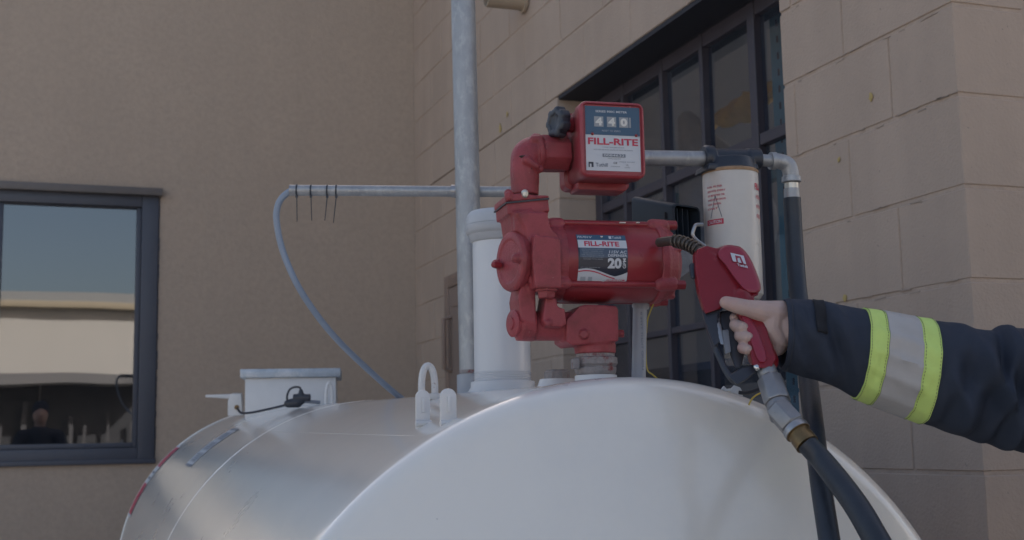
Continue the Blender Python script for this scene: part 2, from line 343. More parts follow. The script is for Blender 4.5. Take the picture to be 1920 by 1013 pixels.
# ================================================================== SETTING
g = MB().poly([(-150, -150, 0), (150, -150, 0), (150, 150, 0), (-150, 150, 0)]).build('ground', M_conc, smooth=False); prop(g, 'grey concrete yard around the white tank', kind='structure')
WX, PY0, BY = 1.824, 2.195, 6.62            # side wall plane, its near corner, back wall plane
CH, BL = 0.2032, 0.4064
Z0 = 2.283 - 11*CH                          # a bed joint
JN, JF = 2.885, 4.51                        # window jambs along Y
WINTOP = Z0 + 13*CH + 0.0                   # underside of lintel
zt = [atX(1299, 0, WX).z, atX(1054, 176, WX).z]
WINTOP = Z0 + round((sum(zt)/2 - Z0)/CH)*CH
WINBOT = Z0 + 4*CH
HT = 4.7
# ---- side wall
sw = thing('block_wall', (WX, 4.4, 0), 'tan painted concrete block wall on the right holding the steel grid window', 'wall')
b = MB(); D = 0.0032; TH = 0.30
def core(b, y0, y1, z0, z1, x0=WX+D, x1=WX+TH): b.aabb(x0, x1, y0, y1, z0, z1)
core(b, PY0+D, JN-0.004, 0.0, WINTOP); core(b, JF+0.004, BY+0.25, 0.0, WINTOP)
core(b, JN, JF, 0.0, WINBOT-0.004)
core(b, PY0+D, BY+0.25, WINTOP+0.004, HT)
b.build('mortar', M_mortar, sw, smooth=False)
b = MB(); b.aabb(WX+TH+0.002, 9.0, PY0+D, PY0+0.30, 0, HT); b.build('mortar_return', M_mortar, sw, smooth=False)
JT = 0.009
def block_mesh(name, lx, ly, lz):
    m_ = MB().aabb(-lx/2, lx/2, -ly/2, ly/2, -lz/2, lz/2)
    o = m_.build(name, M_block, None, bevel=0.002, seg=1); me = o.data; bpy.data.objects.remove(o); return me
bm_cache = {}
def put_block(x0, x1, y0, y1, z0, z1, par=sw):
    lx, ly, lz = round(x1-x0, 3), round(y1-y0, 3), round(z1-z0, 3)
    if min(lx, ly, lz) < 0.02: return
    k = (lx, ly, lz)
    if k not in bm_cache: bm_cache[k] = block_mesh('block', *k)
    o = bpy.data.objects.new('block', bm_cache[k]); C.objects.link(o); o.parent = par
    j = random.uniform(-0.0008, 0.0012)
    o.location = Vector(((x0+x1)/2 + (j if par is sw else 0), (y0+y1)/2, (z0+z1)/2)) - Vector(par.location)
BT = 0.07
ncourse = int((4.1-Z0)/CH)+1
for c in range(-0, ncourse):
    z0, z1 = Z0+c*CH+JT/2, Z0+(c+1)*CH-JT/2
    if z0 < 0.75: continue
    # joints measured from the near corner: long first when c odd
    first = BL if (round((2.283-Z0)/CH) - c) % 2 == 1 else BL/2
    if c == 10: first = BL
    ys = [PY0]; y = PY0 + (BL if (11-c) % 2 == 0 else BL*0.56)
    while y < BY: ys.append(y); y += BL
    ys.append(BY)
    inwin = (WINBOT-0.01 < (z0+z1)/2 < WINTOP)
    for a, e in zip(ys, ys[1:]):
        if not inwin: segs = [(a, e)]
        else:
            segs = []
            if a < JN: segs.append((a, min(e, JN)))
            if e > JF: segs.append((max(a, JF), e))
        for (a2, e2) in segs:
            g0 = 0 if abs(a2-PY0) < 1e-6 or abs(a2-JF) < 1e-6 else JT/2
            g1 = 0 if abs(e2-JN) < 1e-6 else JT/2
            if a2 == PY0: put_block(WX, WX+0.19, a2, e2-g1, z0, z1)
            elif inwin and abs(a2-JF) < 1e-6: put_block(WX, WX+0.17, a2, e2-g1, z0, z1)
            else: put_block(WX, WX+BT, a2+g0, e2-g1, z0, z1)
    # front return (facing the camera)
    x = WX+0.19+JT; i = 0
    wds = [BL-0.19-JT/2-JT/2 if (11-c) % 2 == 0 else BL*0.5] + [BL-JT]*3
    for wd in wds:
        put_block(x, x+wd, PY0+0.0008, PY0+0.07, z0, z1); x += wd+JT
wear = MB()
for k in range(46):
    c = random.choice((2.283, 2.283-CH, 2.283-2*CH, 2.283-3*CH, 2.283+CH)); yy_ = random.uniform(PY0+0.01, JN-0.02); l = random.uniform(0.008, 0.05)
    wear.box((WX-0.0004, yy_, c+random.choice((-1, 1))*random.uniform(0.0045, 0.006)), (0.0012, 0, 0), (0, l/2, random.uniform(-0.0008, 0.0008)), (0, 0, random.uniform(0.0006, 0.0016)))
prop(wear.build('chipped_edge', mat('bare_block_chip', (0.35, 0.29, 0.245), 0.9), sw, smooth=False), kind='stuff')
# yellow paint splashes
for (px, py, s_) in ((1633, 181, 11), (1573, 300, 7), (1584, 558, 9)):
    c = atX(px, py, WX-0.0022); pts = []
    for k in range(14):
        a = 2*math.pi*k/14; r = s_*0.0010*random.uniform(0.55, 1.1)
        pts.append(c + Vector((0, math.cos(a)*r*0.9, math.sin(a)*r*1.2)))
    bb = MB().prism(pts, (-0.0012, 0, 0)); bb.build('paint_splash', M_yellow, sw, bevel=0.0003)
for (px, py, s_) in ((938, 242, 8), (951, 214, 5)):
    c = atX(px, py, WX-0.0022); pts = [c + Vector((0, math.cos(2*math.pi*k/12)*s_*0.0022*random.uniform(.5, 1.1), math.sin(2*math.pi*k/12)*s_*0.0032*random.uniform(.5, 1.1))) for k in range(12)]
    MB().prism(pts, (-0.0015, 0, 0)).build('paint_splash', M_yellow, sw)
# ---- lintel over the window
lt = prop(MB().aabb(WX+0.006, WX+0.30, JF-0.002-(JF-JN)+0.004, JF-0.004, WINTOP-0.012, WINTOP+0.003).build('steel_lintel', M_lintel, sw, smooth=False))
# ---- steel grid window
FX = WX+0.17
gw = thing('grid_window', (FX, JN, WINBOT), 'dark brown steel factory window of many dusty panes behind the red pump', 'window')
bars_z = []
zb = [atX(1502, -53, FX).z, atX(1502, 232, FX).z, atX(1502, 575, FX).z]
yv = [atX(1427, 300, FX).y, atX(1329, 300, FX).y, atX(1248, 200, FX).y, atX(1172, 150, FX).y]
ztop = min(zb[0], WINTOP-0.03); zrow = [ztop, zb[1], zb[2], zb[2]-0.51, zb[2]-1.02]
zrow = [z for z in zrow if z > WINBOT+0.05] + [WINBOT+0.03]
ycol = [JN+0.03] + yv + [JF-0.03]
YW = [0.028, 0.020, 0.011, 0.011, 0.011, 0.028]
for i, y in enumerate(ycol):
    MB().aabb(FX-0.018, FX+0.022, y-YW[i], y+YW[i], WINBOT, WINTOP-0.014).build('vertical_bar', M_sash, gw, bevel=0.002, seg=1)
for i, z in enumerate(zrow):
    hw = 0.030 if i in (0, len(zrow)-1) else (0.018 if i == 1 else 0.011)
    for y0, y1, a, e in zip(ycol, ycol[1:], YW, YW[1:]):
        MB().aabb(FX-0.014, FX+0.018, y0+a+0.0005, y1-e-0.0005, z-hw, z+hw).build('horizontal_bar', M_sash, gw, bevel=0.002, seg=1)
b = MB(); b.aabb(FX-0.02, FX+0.03, JN+0.003, JF-0.003, ztop+0.031, WINTOP-0.0145); b.build('head_plate', M_lintel, gw)
for (z1, z0) in zip(zrow, zrow[1:]):
    for y0, y1 in zip(ycol, ycol[1:]):
        t_ = random.uniform(-0.004, 0.004)
        o = MB().box((FX+0.006, (y0+y1)/2, (z0+z1)/2), (0.0015, t_*0.4, 0), (0, (y1-y0)/2-0.008, 0), (t_, 0, (z1-z0)/2-0.008)).build('pane', M_glassS, gw, smooth=False)
# room behind the grid window
rm = MB(); 
for args in ((WX+TH+5.0, WX+TH+5.1, 2.6, 7, 0.1, 1.2), (WX+TH, WX+TH+5, 7.0, 7.1, 0.1, 4.6), (WX+TH+0.01, WX+TH+5, 2.5, 2.6, 0.1, 4.6), (WX+TH+0.01, WX+TH+5, 2.6, 7, 4.6, 4.69), (WX+TH+0.01, WX+TH+5, 2.6, 7, 0.05, 0.1)): rm.aabb(*args)  # outer wall kept low, an added opening that lets daylight into the room
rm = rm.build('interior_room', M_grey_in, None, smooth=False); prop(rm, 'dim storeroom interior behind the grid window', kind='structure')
# pallet rack: perforated upright
pr = thing('pallet_rack', (FX+0.12, 3.05, 0.1), 'teal perforated steel rack upright standing just behind the grid window', 'rack')
ux, uy = FX+0.17, 3.02
y_up = atX(1470, 200, ux).y
b = MB(); b.aabb(ux-0.002, ux+0.0, y_up-0.085, y_up+0.060, 0.1, 3.6); b.aabb(ux, ux+0.06, y_up-0.045, y_up-0.042, 0.1, 3.6); b.aabb(ux, ux+0.06, y_up+0.042, y_up+0.045, 0.1, 3.6)
b.build('upright', M_teal, pr, smooth=False)
b = MB()
for k in range(60):
    z = 0.3+k*0.055
    b.aabb(ux-0.0035, ux-0.0022, y_up+0.012, y_up+0.022, z, z+0.022)
    b.aabb(ux-0.0035, ux-0.0022, y_up-0.024, y_up-0.014, z+0.012, z+0.034)
prop(b.build('slot', M_hole, pr, smooth=False), kind='stuff')
b = MB().aabb(ux+0.45, ux+0.50, y_up-0.2, 6.2, 2.35, 2.45); b.build('beam', M_teal, pr, bevel=0.003)
b = MB().aabb(ux+0.25, ux+1.1, y_up-0.1, 6.2, 1.62, 1.65); b.build('shelf', M_grey_in, pr)
c = atX(1395, 205, FX+0.75)
bo = MB(); gx = []
for i in range(14):
    row = []
    for j in range(9):
        u, v = i/13, j/8
        row.append(Vector((c.x + 0.10*math.sin(u*7+v*4)*0.3, c.y+0.26-u*0.55, c.z+0.045-v*0.085+0.010*math.sin(u*9)+0.012*math.sin(u*23+v*5))))
    gx.append(row)
bo.sheet(gx)
o = bo.build('tarpaulin', M_orange, None); md = o.modifiers.new('s', 'SOLIDIFY'); md.thickness = 0.02
prop(o, 'orange folded tarpaulin seen through the upper pane of the grid window', 'tarpaulin')
o.location = (0, 0, 0)
c = atX(1300, 255, FX+0.6)
bs = MB(); bs.chain([(c+Vector((0, 0.05, 0.08)), 0.05), (c+Vector((0.05, -0.02, -0.12)), 0.13), (c+Vector((0.1, -0.10, -0.40)), 0.22)])
o = bs.build('draped_sheet', M_sheet, None, remesh=0.02, relax=6); prop(o, 'pale crumpled sheet behind the second upper pane of the grid window', 'sheet')
cols = [(0.30, 0.06, 0.05), (0.07, 0.18, 0.24), (0.35, 0.30, 0.08), (0.12, 0.24, 0.12), (0.34, 0.32, 0.30), (0.28, 0.12, 0.20)]
nm = ['red', 'teal', 'yellow', 'green', 'grey', 'pink']
yy = 3.20
for k in range(6):
    wd = random.uniform(0.07, 0.12); hh = random.uniform(0.12, 0.26); mm_ = mat('carton_'+nm[k], cols[k], 0.7, var=0.3, vscale=22)
    o = MB().aabb(ux+0.28, ux+0.5, yy, yy+wd, 1.652, 1.652+hh).build('carton', mm_, None, bevel=0.003)
    prop(o, f'{nm[k]} carton on the shelf behind the lower panes of the grid window', 'carton', 'cartons on the shelf behind the window'); yy += wd+0.02
# ---- far door on the side wall
dt = atX(838, 521, WX); dy1 = dt.y; dz = dt.z
dr = thing('steel_door', (WX, dy1-0.5, 0), 'brown painted door with rusty frame in the far end of the block wall', 'door')
dw = 0.95; X = WX-0.004
b = MB(); b.aabb(X-0.012, X, dy1-0.06, dy1, 0, dz); b.aabb(X-0.012, X, dy1-dw-0.06, dy1-dw, 0, dz); b.aabb(X-0.012, X, dy1-dw+0.0005, dy1-0.0605, dz-0.06, dz); b.build('door_frame', M_dframe, dr, bevel=0.002)
MB().aabb(X-0.006, X-0.001, dy1-dw+0.002, dy1-0.062, 0.02, dz-0.063).build('door_leaf', M_door, dr)
for (a, e, lo, hi) in ((0.12, 0.84, dz-0.16, dz-0.15),):
    MB().aabb(X-0.010, X-0.0065, dy1-e, dy1-a, lo, hi).build('door_moulding', M_dframe, dr)
hp = atX(849, 645, X)
b = MB(); b.tube([(X-0.006, hp.y, hp.z+0.13), (X-0.045, hp.y, hp.z+0.12), (X-0.045, hp.y, hp.z-0.12), (X-0.006, hp.y, hp.z-0.13)], 0.012, 8); b.build('pull_handle', M_dframe, dr)
# ---- stub pipe near the top of the side wall
sp = atX(985, 3, WX)
o = MB().lathe((WX-0.004, sp.y, sp.z), (-1, 0, 0.0), [(0, 0.052), (0.012, 0.052), (0.0121, 0.040), (0.17, 0.040), (0.171, 0.034), (0.10, 0.034)], 24).build('overflow_pipe', mat('tan_pipe', (0.36, 0.29, 0.22), 0.6, var=0.1), None)
prop(o, 'short tan overflow pipe sticking out high on the block wall', 'pipe')

LX = -0.42
# ---- back wall (stucco) with window hole
wl = atY(0, 357, BY); wr = atY(295, 600, BY); wb = atY(140, 871, BY); wt = atY(150, 362, BY)
WX1 = wr.x; WX0 = WX1-0.86; WZ0 = wb.z; WZ1 = wt.z
bw = thing('stucco_wall', (0, BY, 0), 'brown stucco wall filling the left side behind the tank', 'wall')
b = MB()
b.aabb(LX, WX0, BY, BY+0.25, 0, HT); b.aabb(WX1, WX+0.012, BY, BY+0.25, 0, HT)
b.aabb(WX0, WX1, BY, BY+0.25, 0, WZ0); b.aabb(WX0, WX1, BY, BY+0.25, WZ1, HT)
bmesh.ops.remove_doubles(b.b, verts=b.b.verts, dist=1e-5)
b.build('wall_face', M_stucco, bw, smooth=False, fix=False)
lw = thing('framed_window', ((WX0+WX1)/2, BY, WZ0), 'slate framed window at the left reflecting a sunlit building', 'window')
fwid = 0.062
fy0, fy1 = BY-0.012, BY+0.10
iw = 0.028
gx1 = atY(252, 600, BY+0.03).x; gz0 = atY(140, 832, BY+0.03).z; gz1 = atY(140, 388, BY+0.03).z
for nm_, (x0, x1, z0, z1) in (('stile', (WX1-0.085, WX1-0.003, WZ0+0.003, WZ1-0.003)), ('stile', (WX0+0.003, WX0+0.085, WZ0+0.003, WZ1-0.003)),
                        ('rail', (WX0+0.0855, WX1-0.0855, WZ0+0.003, WZ0+0.075)), ('rail', (WX0+0.0855, WX1-0.0855, WZ1-0.06, WZ1-0.003))):
    MB().aabb(x0, x1, fy0, fy1, z0, z1).build(nm_, M_frame, lw, bevel=0.003)
# inner sash, stepped back
sx0, sx1, sz0, sz1 = WX0+0.086, WX1-0.086, WZ0+0.076, WZ1-0.061
for nm_, (x0, x1, z0, z1) in (('sash_stile', (gx1, sx1, sz0, sz1)), ('sash_stile', (sx0, sx0+0.035, sz0, sz1)), ('sash_rail', (sx0+0.0355, gx1-0.0005, sz0, gz0)), ('sash_rail', (sx0+0.0355, gx1-0.0005, gz1, sz1))):
    MB().aabb(x0, x1, BY+0.008, BY+0.06, z0, z1).build(nm_, M_frame, lw, bevel=0.002)
MB().aabb(sx0+0.03, gx1+0.004, BY+0.03, BY+0.034, gz0-0.004, gz1+0.004).build('pane', M_glassL, lw, smooth=False)
MB().aabb(WX0-0.02, WX1+0.012, BY-0.05, BY-0.0005, WZ1-0.004, WZ1+0.034).build('head_flashing', M_flash, lw, bevel=0.003)
MB().aabb(WX0-0.004, WX1+0.003, BY-0.022, BY-0.013, WZ0-0.004, WZ0+0.02).build('sill', M_frame, lw, bevel=0.003)
o = MB().aabb(WX0, WX1+0.8, BY+0.252, BY+0.256, 0, 4).build('office_back_wall', mat('office_wall', (0.05, 0.05, 0.055), 0.9), None, smooth=False); prop(o, 'dark room wall behind the framed window', kind='structure')
# ragged paint edge round the frame
b = MB()
z = WZ0
while z < WZ1:
    h = random.uniform(0.02, 0.07); wd = random.uniform(0.001, 0.006)
    b.aabb(WX1-0.0005, WX1+wd, BY-0.0025, BY+0.001, z, min(z+h, WZ1)); z += h+0.004
b.build('sealant', M_frame, lw, smooth=False)
# roof masses so that the sun is blocked like in the photo
rb = MB(); rb.aabb(LX, 9, BY+0.26, 16, 0, HT-0.012); rb.aabb(WX+0.31, 9, PY0+0.31, BY+0.2, 4.705, HT+0.10)
prop(rb.build('roof_slab', M_roof, None, smooth=False), 'roof of the tan building', kind='structure')

# ---- sunlit building behind and beside the camera (seen in reflections)
FY = -16.0
fb = thing('long_building', (0, FY, 0), 'long sunlit pale building with dark bay doors, reflected in the framed window', 'building')
zp = 4.40
b = MB(); b.aabb(-26, 22, FY-8, FY, 0, zp); b.build('wall', M_farwhite, fb, smooth=False)
MB().aabb(-26.2, 22.2, FY-8.2, FY+0.30, zp+0.005, zp+0.15).build('eave', M_fartrim, fb, bevel=0.02)
MB().aabb(-26.0, 22.0, FY-8, FY+0.22, zp+0.155, zp+0.36).build('roof', M_roof, fb, smooth=False)
x = -24.5; k = 0
while x < 20:
    d_ = MB(); d_.aabb(x, x+4.0, FY+0.004, FY+0.06, 0, 2.75); d_ = d_.build('bay_door', M_fardoor, fb, smooth=False)
    x += 4.04; k += 1
aw = [Vector((-0.2+2.2*math.cos(math.pi*k/20), FY+0.1, 2.70+0.24*math.sin(math.pi*k/20))) for k in range(21)]
MB().prism(aw, (0, 1.2, 0)).build('awning', mat('grey_awning', (0.17, 0.17, 0.18), 0.8), fb)
for k in range(16):
    xx = -3.1+k*0.42+random.uniform(-.1, .1); MB().aabb(xx, xx+random.choice((0.05, 0.08, 0.12)), FY+0.25, FY+0.32, 0, random.uniform(1.6, 2.6)).build('post', mat('grey_post', (0.09, 0.09, 0.10), 0.8), fb, smooth=False)
for nm2, lab2, (x0, x1, y0, y1, hh) in (('pale_shed', 'pale shed added unseen past the stucco wall for its reflection in the tank', (-12, -2.4, 13.4, 40, 4.6)), ('pale_shed', 'pale sunlit shed standing off to the right behind the person', (10, 24, -12, -2.5, 4.9))):  # left shed is added to give the tank shell a bright reflection
    f2 = thing(nm2, ((x0+x1)/2, (y0+y1)/2, 0), lab2, 'shed', 'pale sheds around the yard')
    MB().aabb(x0, x1, y0, y1, 0, hh).build('wall', M_farwhite, f2, smooth=False)
    MB().aabb(x0-0.2, x1+0.2, y0-0.2, y1+0.2, hh+0.005, hh+0.3).build('roof', M_roof, f2, smooth=False)

# ================================================================== TANK
TAZ, TTI = math.radians(0.56), math.radians(1.05); TR = 0.61
TA = Vector((math.sin(TAZ)*math.cos(TTI), math.cos(TAZ)*math.cos(TTI), math.sin(TTI))); TB = Vector((math.cos(TAZ), -math.sin(TAZ), 0)); TN = TB.cross(TA)
TC = Vector((0.82, 1.7728, 0.8303)); TL = 3.42
tk = thing('fuel_tank', (TC + TA*1.7).to_tuple()[:2] + (0.0,), 'large white horizontal cylindrical fuel tank in the foreground', 'fuel tank')
def tp(s, th, r=TR):   # th: angle from top, positive to the right
    return TC + TA*s + TB*math.sin(th)*r + TN*math.cos(th)*r
def lath(prof, n=160):
    b = MB(); b.rings([[tp(s, 2*math.pi*k/n, max(r, 1e-4)) for k in range(n)] for s, r in prof], cap=False); return b
prof = [(0.036, TR+0.0005)] + [(TL*k/10, TR) for k in range(1, 11)]
lath(prof).build('shell', M_tank, tk, ang=50)
kn = 0.055; hp_ = []
hp_ += [(0.040, TR+0.0008), (0.038, TR+0.0045), (0.0, TR+0.0045)]
for k in range(1, 9):
    a = k/8*math.radians(68); hp_.append((-kn*math.sin(a)*0.9, TR+0.0045-kn*(1-math.cos(a))))
s1, r1 = hp_[-1]
sl_ = 0.42
for k in range(1, 15):
    t = k/14; r = r1*(1-t); hp_.append((s1 - 0.105*(1-(r/r1)**2)*1.0, r))
lath(hp_).build('near_head', M_tank, tk, ang=60)
kn = 0.09; fp = [(TL-0.02, TR), (TL, TR)]
for k in range(1, 9):
    a = k/8*math.radians(66); fp.append((TL+kn*math.sin(a), TR-kn*(1-math.cos(a))))
s1, r1 = fp[-1]
for k in range(1, 13):
    t = k/12; r = r1*(1-t); fp.append((s1+0.16*(1-(r/r1)**2), r))
lath(fp[1:]).build('far_head', M_tank, tk, ang=60)
# weld bead rings and a lengthwise seam
def ring_bead(s, wd=0.006, h=0.0022):
    lath([(s-wd, TR-0.0005), (s-wd*0.5, TR+h*0.8), (s, TR+h), (s+wd*0.5, TR+h*0.8), (s+wd, TR-0.0005)]).build('weld_bead', M_tank, tk, ang=80)
ring_bead(1.65, 0.006, 0.0011); ring_bead(TL-0.02, 0.008, 0.003)
b = MB(); b.tube([tp(0.045+k*0.2, math.radians(-29.7), TR-0.0009)+Vector((0, 0, 0.0003*math.sin(k*2))) for k in range(9)], 0.0013, 8); b.build('weld_bead', M_tank, tk)
# saddles
for s in (0.5, 2.8):
    c = TC+TA*s
    pts = [c+TB*x+Vector((0, 0, z)) for x, z in ((-0.5, -c.z), (0.5, -c.z), (0.5, -0.44), (0.3, -0.57), (0, -0.625), (-0.3, -0.57), (-0.5, -0.44))]
    MB().prism([p-TA*0.04 for p in pts], TA*0.08).build('saddle', M_white, tk, bevel=0.004)
# lifting lugs
def lug(px, pybot, pytop, wpx, dep, sname='lifting_lug', m=M_white, D=None):
    Dp = dep; base = atD(px, pybot, Dp); top = atD(px, pytop, Dp); hw = wpx/2*Dp/FPX
    ex = TB; h = (top.z-base.z); pts = [base-ex*hw-Vector((0, 0, 0.02)), base+ex*hw-Vector((0, 0, 0.02))]
    for k in range(13):
        a = math.pi*k/12; pts.append(base + ex*hw*math.cos(a) + Vector((0, 0, h-hw+hw*math.sin(a))))
    MB().prism(pts, TA*0.008).build(sname, m, tk, bevel=0.0015)
    MB().tube([base-ex*hw*1.1+Vector((0, 0, 0.001)), base+ex*hw*1.1+Vector((0, 0, 0.001))], 0.005, 8).build('weld_bead', M_white, tk)
    # raised rib
    MB().box(base+Vector((0, 0, h*0.55))-TA*0.001, ex*0.0028, TA*0.002, Vector((0, 0, h*0.22))).build('lug_rib', M_white, tk, bevel=0.001)
def surf_depth(px, py, lo=1.5, hi=7.0):
    """depth at which the view ray first meets the tank shell"""
    v = ray(px, py); D = lo
    while D < hi:
        p = CAMP+v*D-TC; s = p.dot(TA); rad = (p - TA*s).length
        if rad < TR and 0 < s < TL+0.2: return D
        D += 0.002
    return None
d1 = surf_depth(795, 797) or 2.4; d2 = surf_depth(842, 795) or 2.4
lug(794, 795, 731, 27, d1); lug(842, 795, 728, 31, d2)
# rusty hoop eye
dh = (surf_depth(806, 750) or 2.6)
b = MB(); cb = atD(803, 742, dh)
pth = []
hw = 13*dh/FPX; hh = 56*dh/FPX
for k in range(17):
    a = math.pi*k/16
    pth.append(cb + TB*(-hw*math.cos(a)) + Vector((0, 0, hh*math.sin(a)**0.6)) if 0 < k < 16 else cb + TB*(-hw*math.cos(a)) - Vector((0, 0, 0.02)))
b.tube(pth, 0.0068, 10); b.build('lifting_eye', M_white_rust, tk)
MB().box(cb-Vector((0, 0, 0.002)), TB*0.022, TA*0.014, Vector((0, 0, 0.006))).build('eye_pad', M_white_rust, tk, bevel=0.002)
dh2 = surf_depth(620, 757) or 3.1
b = MB(); cb = atD(617, 757, dh2); hw = 6*dh2/FPX; hh = 38*dh2/FPX
pth = [cb + TB*(-hw*math.cos(math.pi*k/12)) + Vector((0, 0, (hh*math.sin(math.pi*k/12)**0.6 if 0 < k < 12 else -0.01))) for k in range(13)]
b.tube(pth, 0.005, 8); b.build('lifting_eye', M_white, tk)
# bungs
def on_top(px, py, D):
    p = atD(px, py, D); return p
pb = q(1117, 700)
def zsurf(p):
    d = (p-TC); s = d.dot(TA); x = (d-TA*s).dot(TB); return TC.z + s*TA.z + math.sqrt(max(TR*TR-x*x, 0.01))
zs = zsurf(pb); zt_ = q(1117, 704).z
MB().lathe((pb.x, pb.y, zs-0.015), (0, 0, 1), [(0, 0.052), (0.012, 0.046), (0.014, 0.0345), (zt_-zs+0.015, 0.0345)], 40).build('bung', M_white, tk, bevel=0.001)
p2 = q(1045, 712, 0.12); zs2 = zsurf(p2); z2t = q(1045, 711, 0.12).z
MB().lathe((p2.x, p2.y, zs2-0.012), (0, 0, 1), [(0, 0.040), (0.012, 0.034), (max(z2t-zs2, 0.01)+0.012, 0.030)], 32).build('bung', M_white, tk)
MB().lathe((p2.x, p2.y, max(z2t, zs2+0.01)), (0, 0, 1), [(0, 0.024), (0.012, 0.024), (0.014, 0.020), (0.016, 0.020)], 8).build('bung_plug', M_rustu, tk)
# printed labels on the shell (measured back onto the cylinder)
def shell_uv(px, py):
    D = surf_depth(px, py)
    if D is None: return None
    p = atD(px, py, D)-TC; s = p.dot(TA); r = p-TA*s
    return s, math.atan2(r.dot(TB), r.dot(TN))
# grey strip label
if True:
    s_mid, t0, t1 = 2.39, math.radians(-46.5), math.radians(-29)
    fn = lambda u, v: tp(s_mid + u*0.20, t0 + (t1-t0)*v, TR+0.0012)
    fn2 = lambda u, v: tp(s_mid + u*0.20, t0 + (t1-t0)*v, TR+0.0018)
    rect('warning_label', fn, -0.5, 0.5, 0, 1, mat('label_face', (0.50, 0.53, 0.57), 0.35), tk, 2, 14)
    rect('label_edge', fn2, -0.5, 0.5, 0, 0.05, M_greyprint, tk, 2, 1); rect('label_edge', fn2, -0.5, 0.5, 0.95, 1.0, M_greyprint, tk, 2, 1)
    for v in (0.10, 0.38, 0.66):
        rect('label_panel', fn2, -0.38, 0.38, v, v+0.22, M_label, tk, 2, 4)
        fn3 = lambda u, vv: tp(s_mid + u*0.20, t0 + (t1-t0)*vv, TR+0.0022)
        for w_ in range(4): rect('label_line', fn3, -0.30, 0.30-random.random()*0.2, v+0.03+w_*0.045, v+0.05+w_*0.045, M_greyprint, tk, 1, 1)
# red and white placard near the far left edge
sm = 3.33
fnp = lambda u, v: tp(sm + u*0.16, math.radians(-70+30*v), TR+0.0015)
fnq = lambda u, v: tp(sm + u*0.16, math.radians(-70+30*v), TR+0.0022)
rect('placard', fnp, -0.5, 0.5, 0, 1, M_whiteplate, tk, 2, 16)
rect('placard_red_panel', fnq, -0.46, 0.46, 0.03, 0.42, M_redprint, tk, 2, 8)
rect('placard_red_panel', fnq, -0.46, 0.46, 0.66, 0.97, M_redprint, tk, 2, 8)
for v in (0.48, 0.56): rect('placard_line', fnq, -0.4, 0.4, v, v+0.03, M_greyprint, tk, 2, 1)
# bracket welded on the shell, in front-right (white lug with bolt) at the far side of the near head
pt = q(1371, 738, 0.10); 
def blade(name, pts, D, th, m, par, bevel=0.001):
    P = [atD(x, y, D) for x, y in pts]; return MB().prism(P, fw*th).build(name, m, par, bevel=bevel)
blade('cable_bracket', [(1348, 752), (1350, 733), (1358, 724), (1363, 730), (1371, 729), (1377, 723), (1388, 727), (1393, 736), (1393, 760), (1370, 765)], 2.10, 0.006, M_white, tk)
MB().cyl(atD(1367, 738, 2.098), atD(1367, 738, 2.085), 0.0045, 0.0045, 6).build('bolt', M_bolt, tk)

# ---- box with galvanised lid at the far end of the tank
Dbx = 4.35
xb = thing('junction_box', atD(540, 765, Dbx), 'white steel box with a galvanised lid on the far end of the tank', 'box')
f0 = atD(459, 776, Dbx); f1 = atD(628, 764, Dbx); ftop = atD(459, 709, Dbx).z
ex = (Vector((f1.x, f1.y, 0))-Vector((f0.x, f0.y, 0))); wd = ex.length; ex = Vector((math.sin(math.radians(103)), math.cos(math.radians(103)), 0)); ey = PZ.cross(ex)
bc = f0 + ex*wd/2
zlo = 1.36
MB().box(Vector((bc.x, bc.y, (zlo+ftop)/2)) + ey*0.12, ex*wd/2*1.0, ey*0.12, Vector((0, 0, (ftop-zlo)/2))).build('box_body', M_white, xb, bevel=0.002)
MB().box(Vector((bc.x, bc.y, ftop+0.0155)) + ey*0.12, ex*(wd/2+0.016), ey*0.135, Vector((0, 0, 0.015))).build('lid', M_lid, xb, bevel=0.002)
# ---- level gauge bracket left of the box
Dg = 4.6
gb = thing('gauge_arm', atD(443, 775, Dg), 'small white bracket with an arm pointing left beside the lidded box', 'bracket')
blade('bracket_plate', [(427, 780), (427, 752), (430, 745), (432, 739), (452, 739), (454, 779)], Dg, 0.03, M_white, gb, 0.002)
blade('arm', [(385, 741), (432, 739.5), (432, 748), (385, 745)], Dg+0.005, 0.012, M_white, gb, 0.001)
MB().cyl(atD(444, 764, Dg-0.004), atD(444, 764, Dg+0.002), 0.009, 0.009, 10).build('port', M_brass, gb)
# ---- sensor cable with black plug
sc = thing('sensor_plug', atD(565, 750, 3.95), 'black cable plug lying in front of the lidded box on the tank', 'plug')
Ds = 3.95
b = MB(); b.chain([(atD(540, 757, Ds), 0.013), (atD(558, 755, Ds), 0.016), (atD(566, 752, Ds), 0.011)]); b.cyl(atD(550, 746, Ds), atD(582, 746, Ds), 0.012, 0.012, 12); b.cyl(atD(565, 744, Ds), atD(564, 730, Ds), 0.012, 0.005, 10)
b.build('plug_body', M_black, sc, remesh=0.0022, relax=2)
MB().tube([atD(x, y, Ds) for x, y in ((444, 764), (452, 774), (470, 774), (500, 768), (530, 761), (545, 757))], 0.0036, 8, 5).build('cable', M_black, sc)
MB().tube([atD(x, y, Ds) for x, y in ((541, 758), (538, 745), (543, 731), (553, 726), (562, 727), (564, 733))], 0.0034, 8, 5).build('cable', M_black, sc)
MB().tube([atD(x, y, Ds) for x, y in ((568, 753), (580, 753), (600, 755))], 0.0055, 8, 2).build('cable_end', M_greyprint, sc)

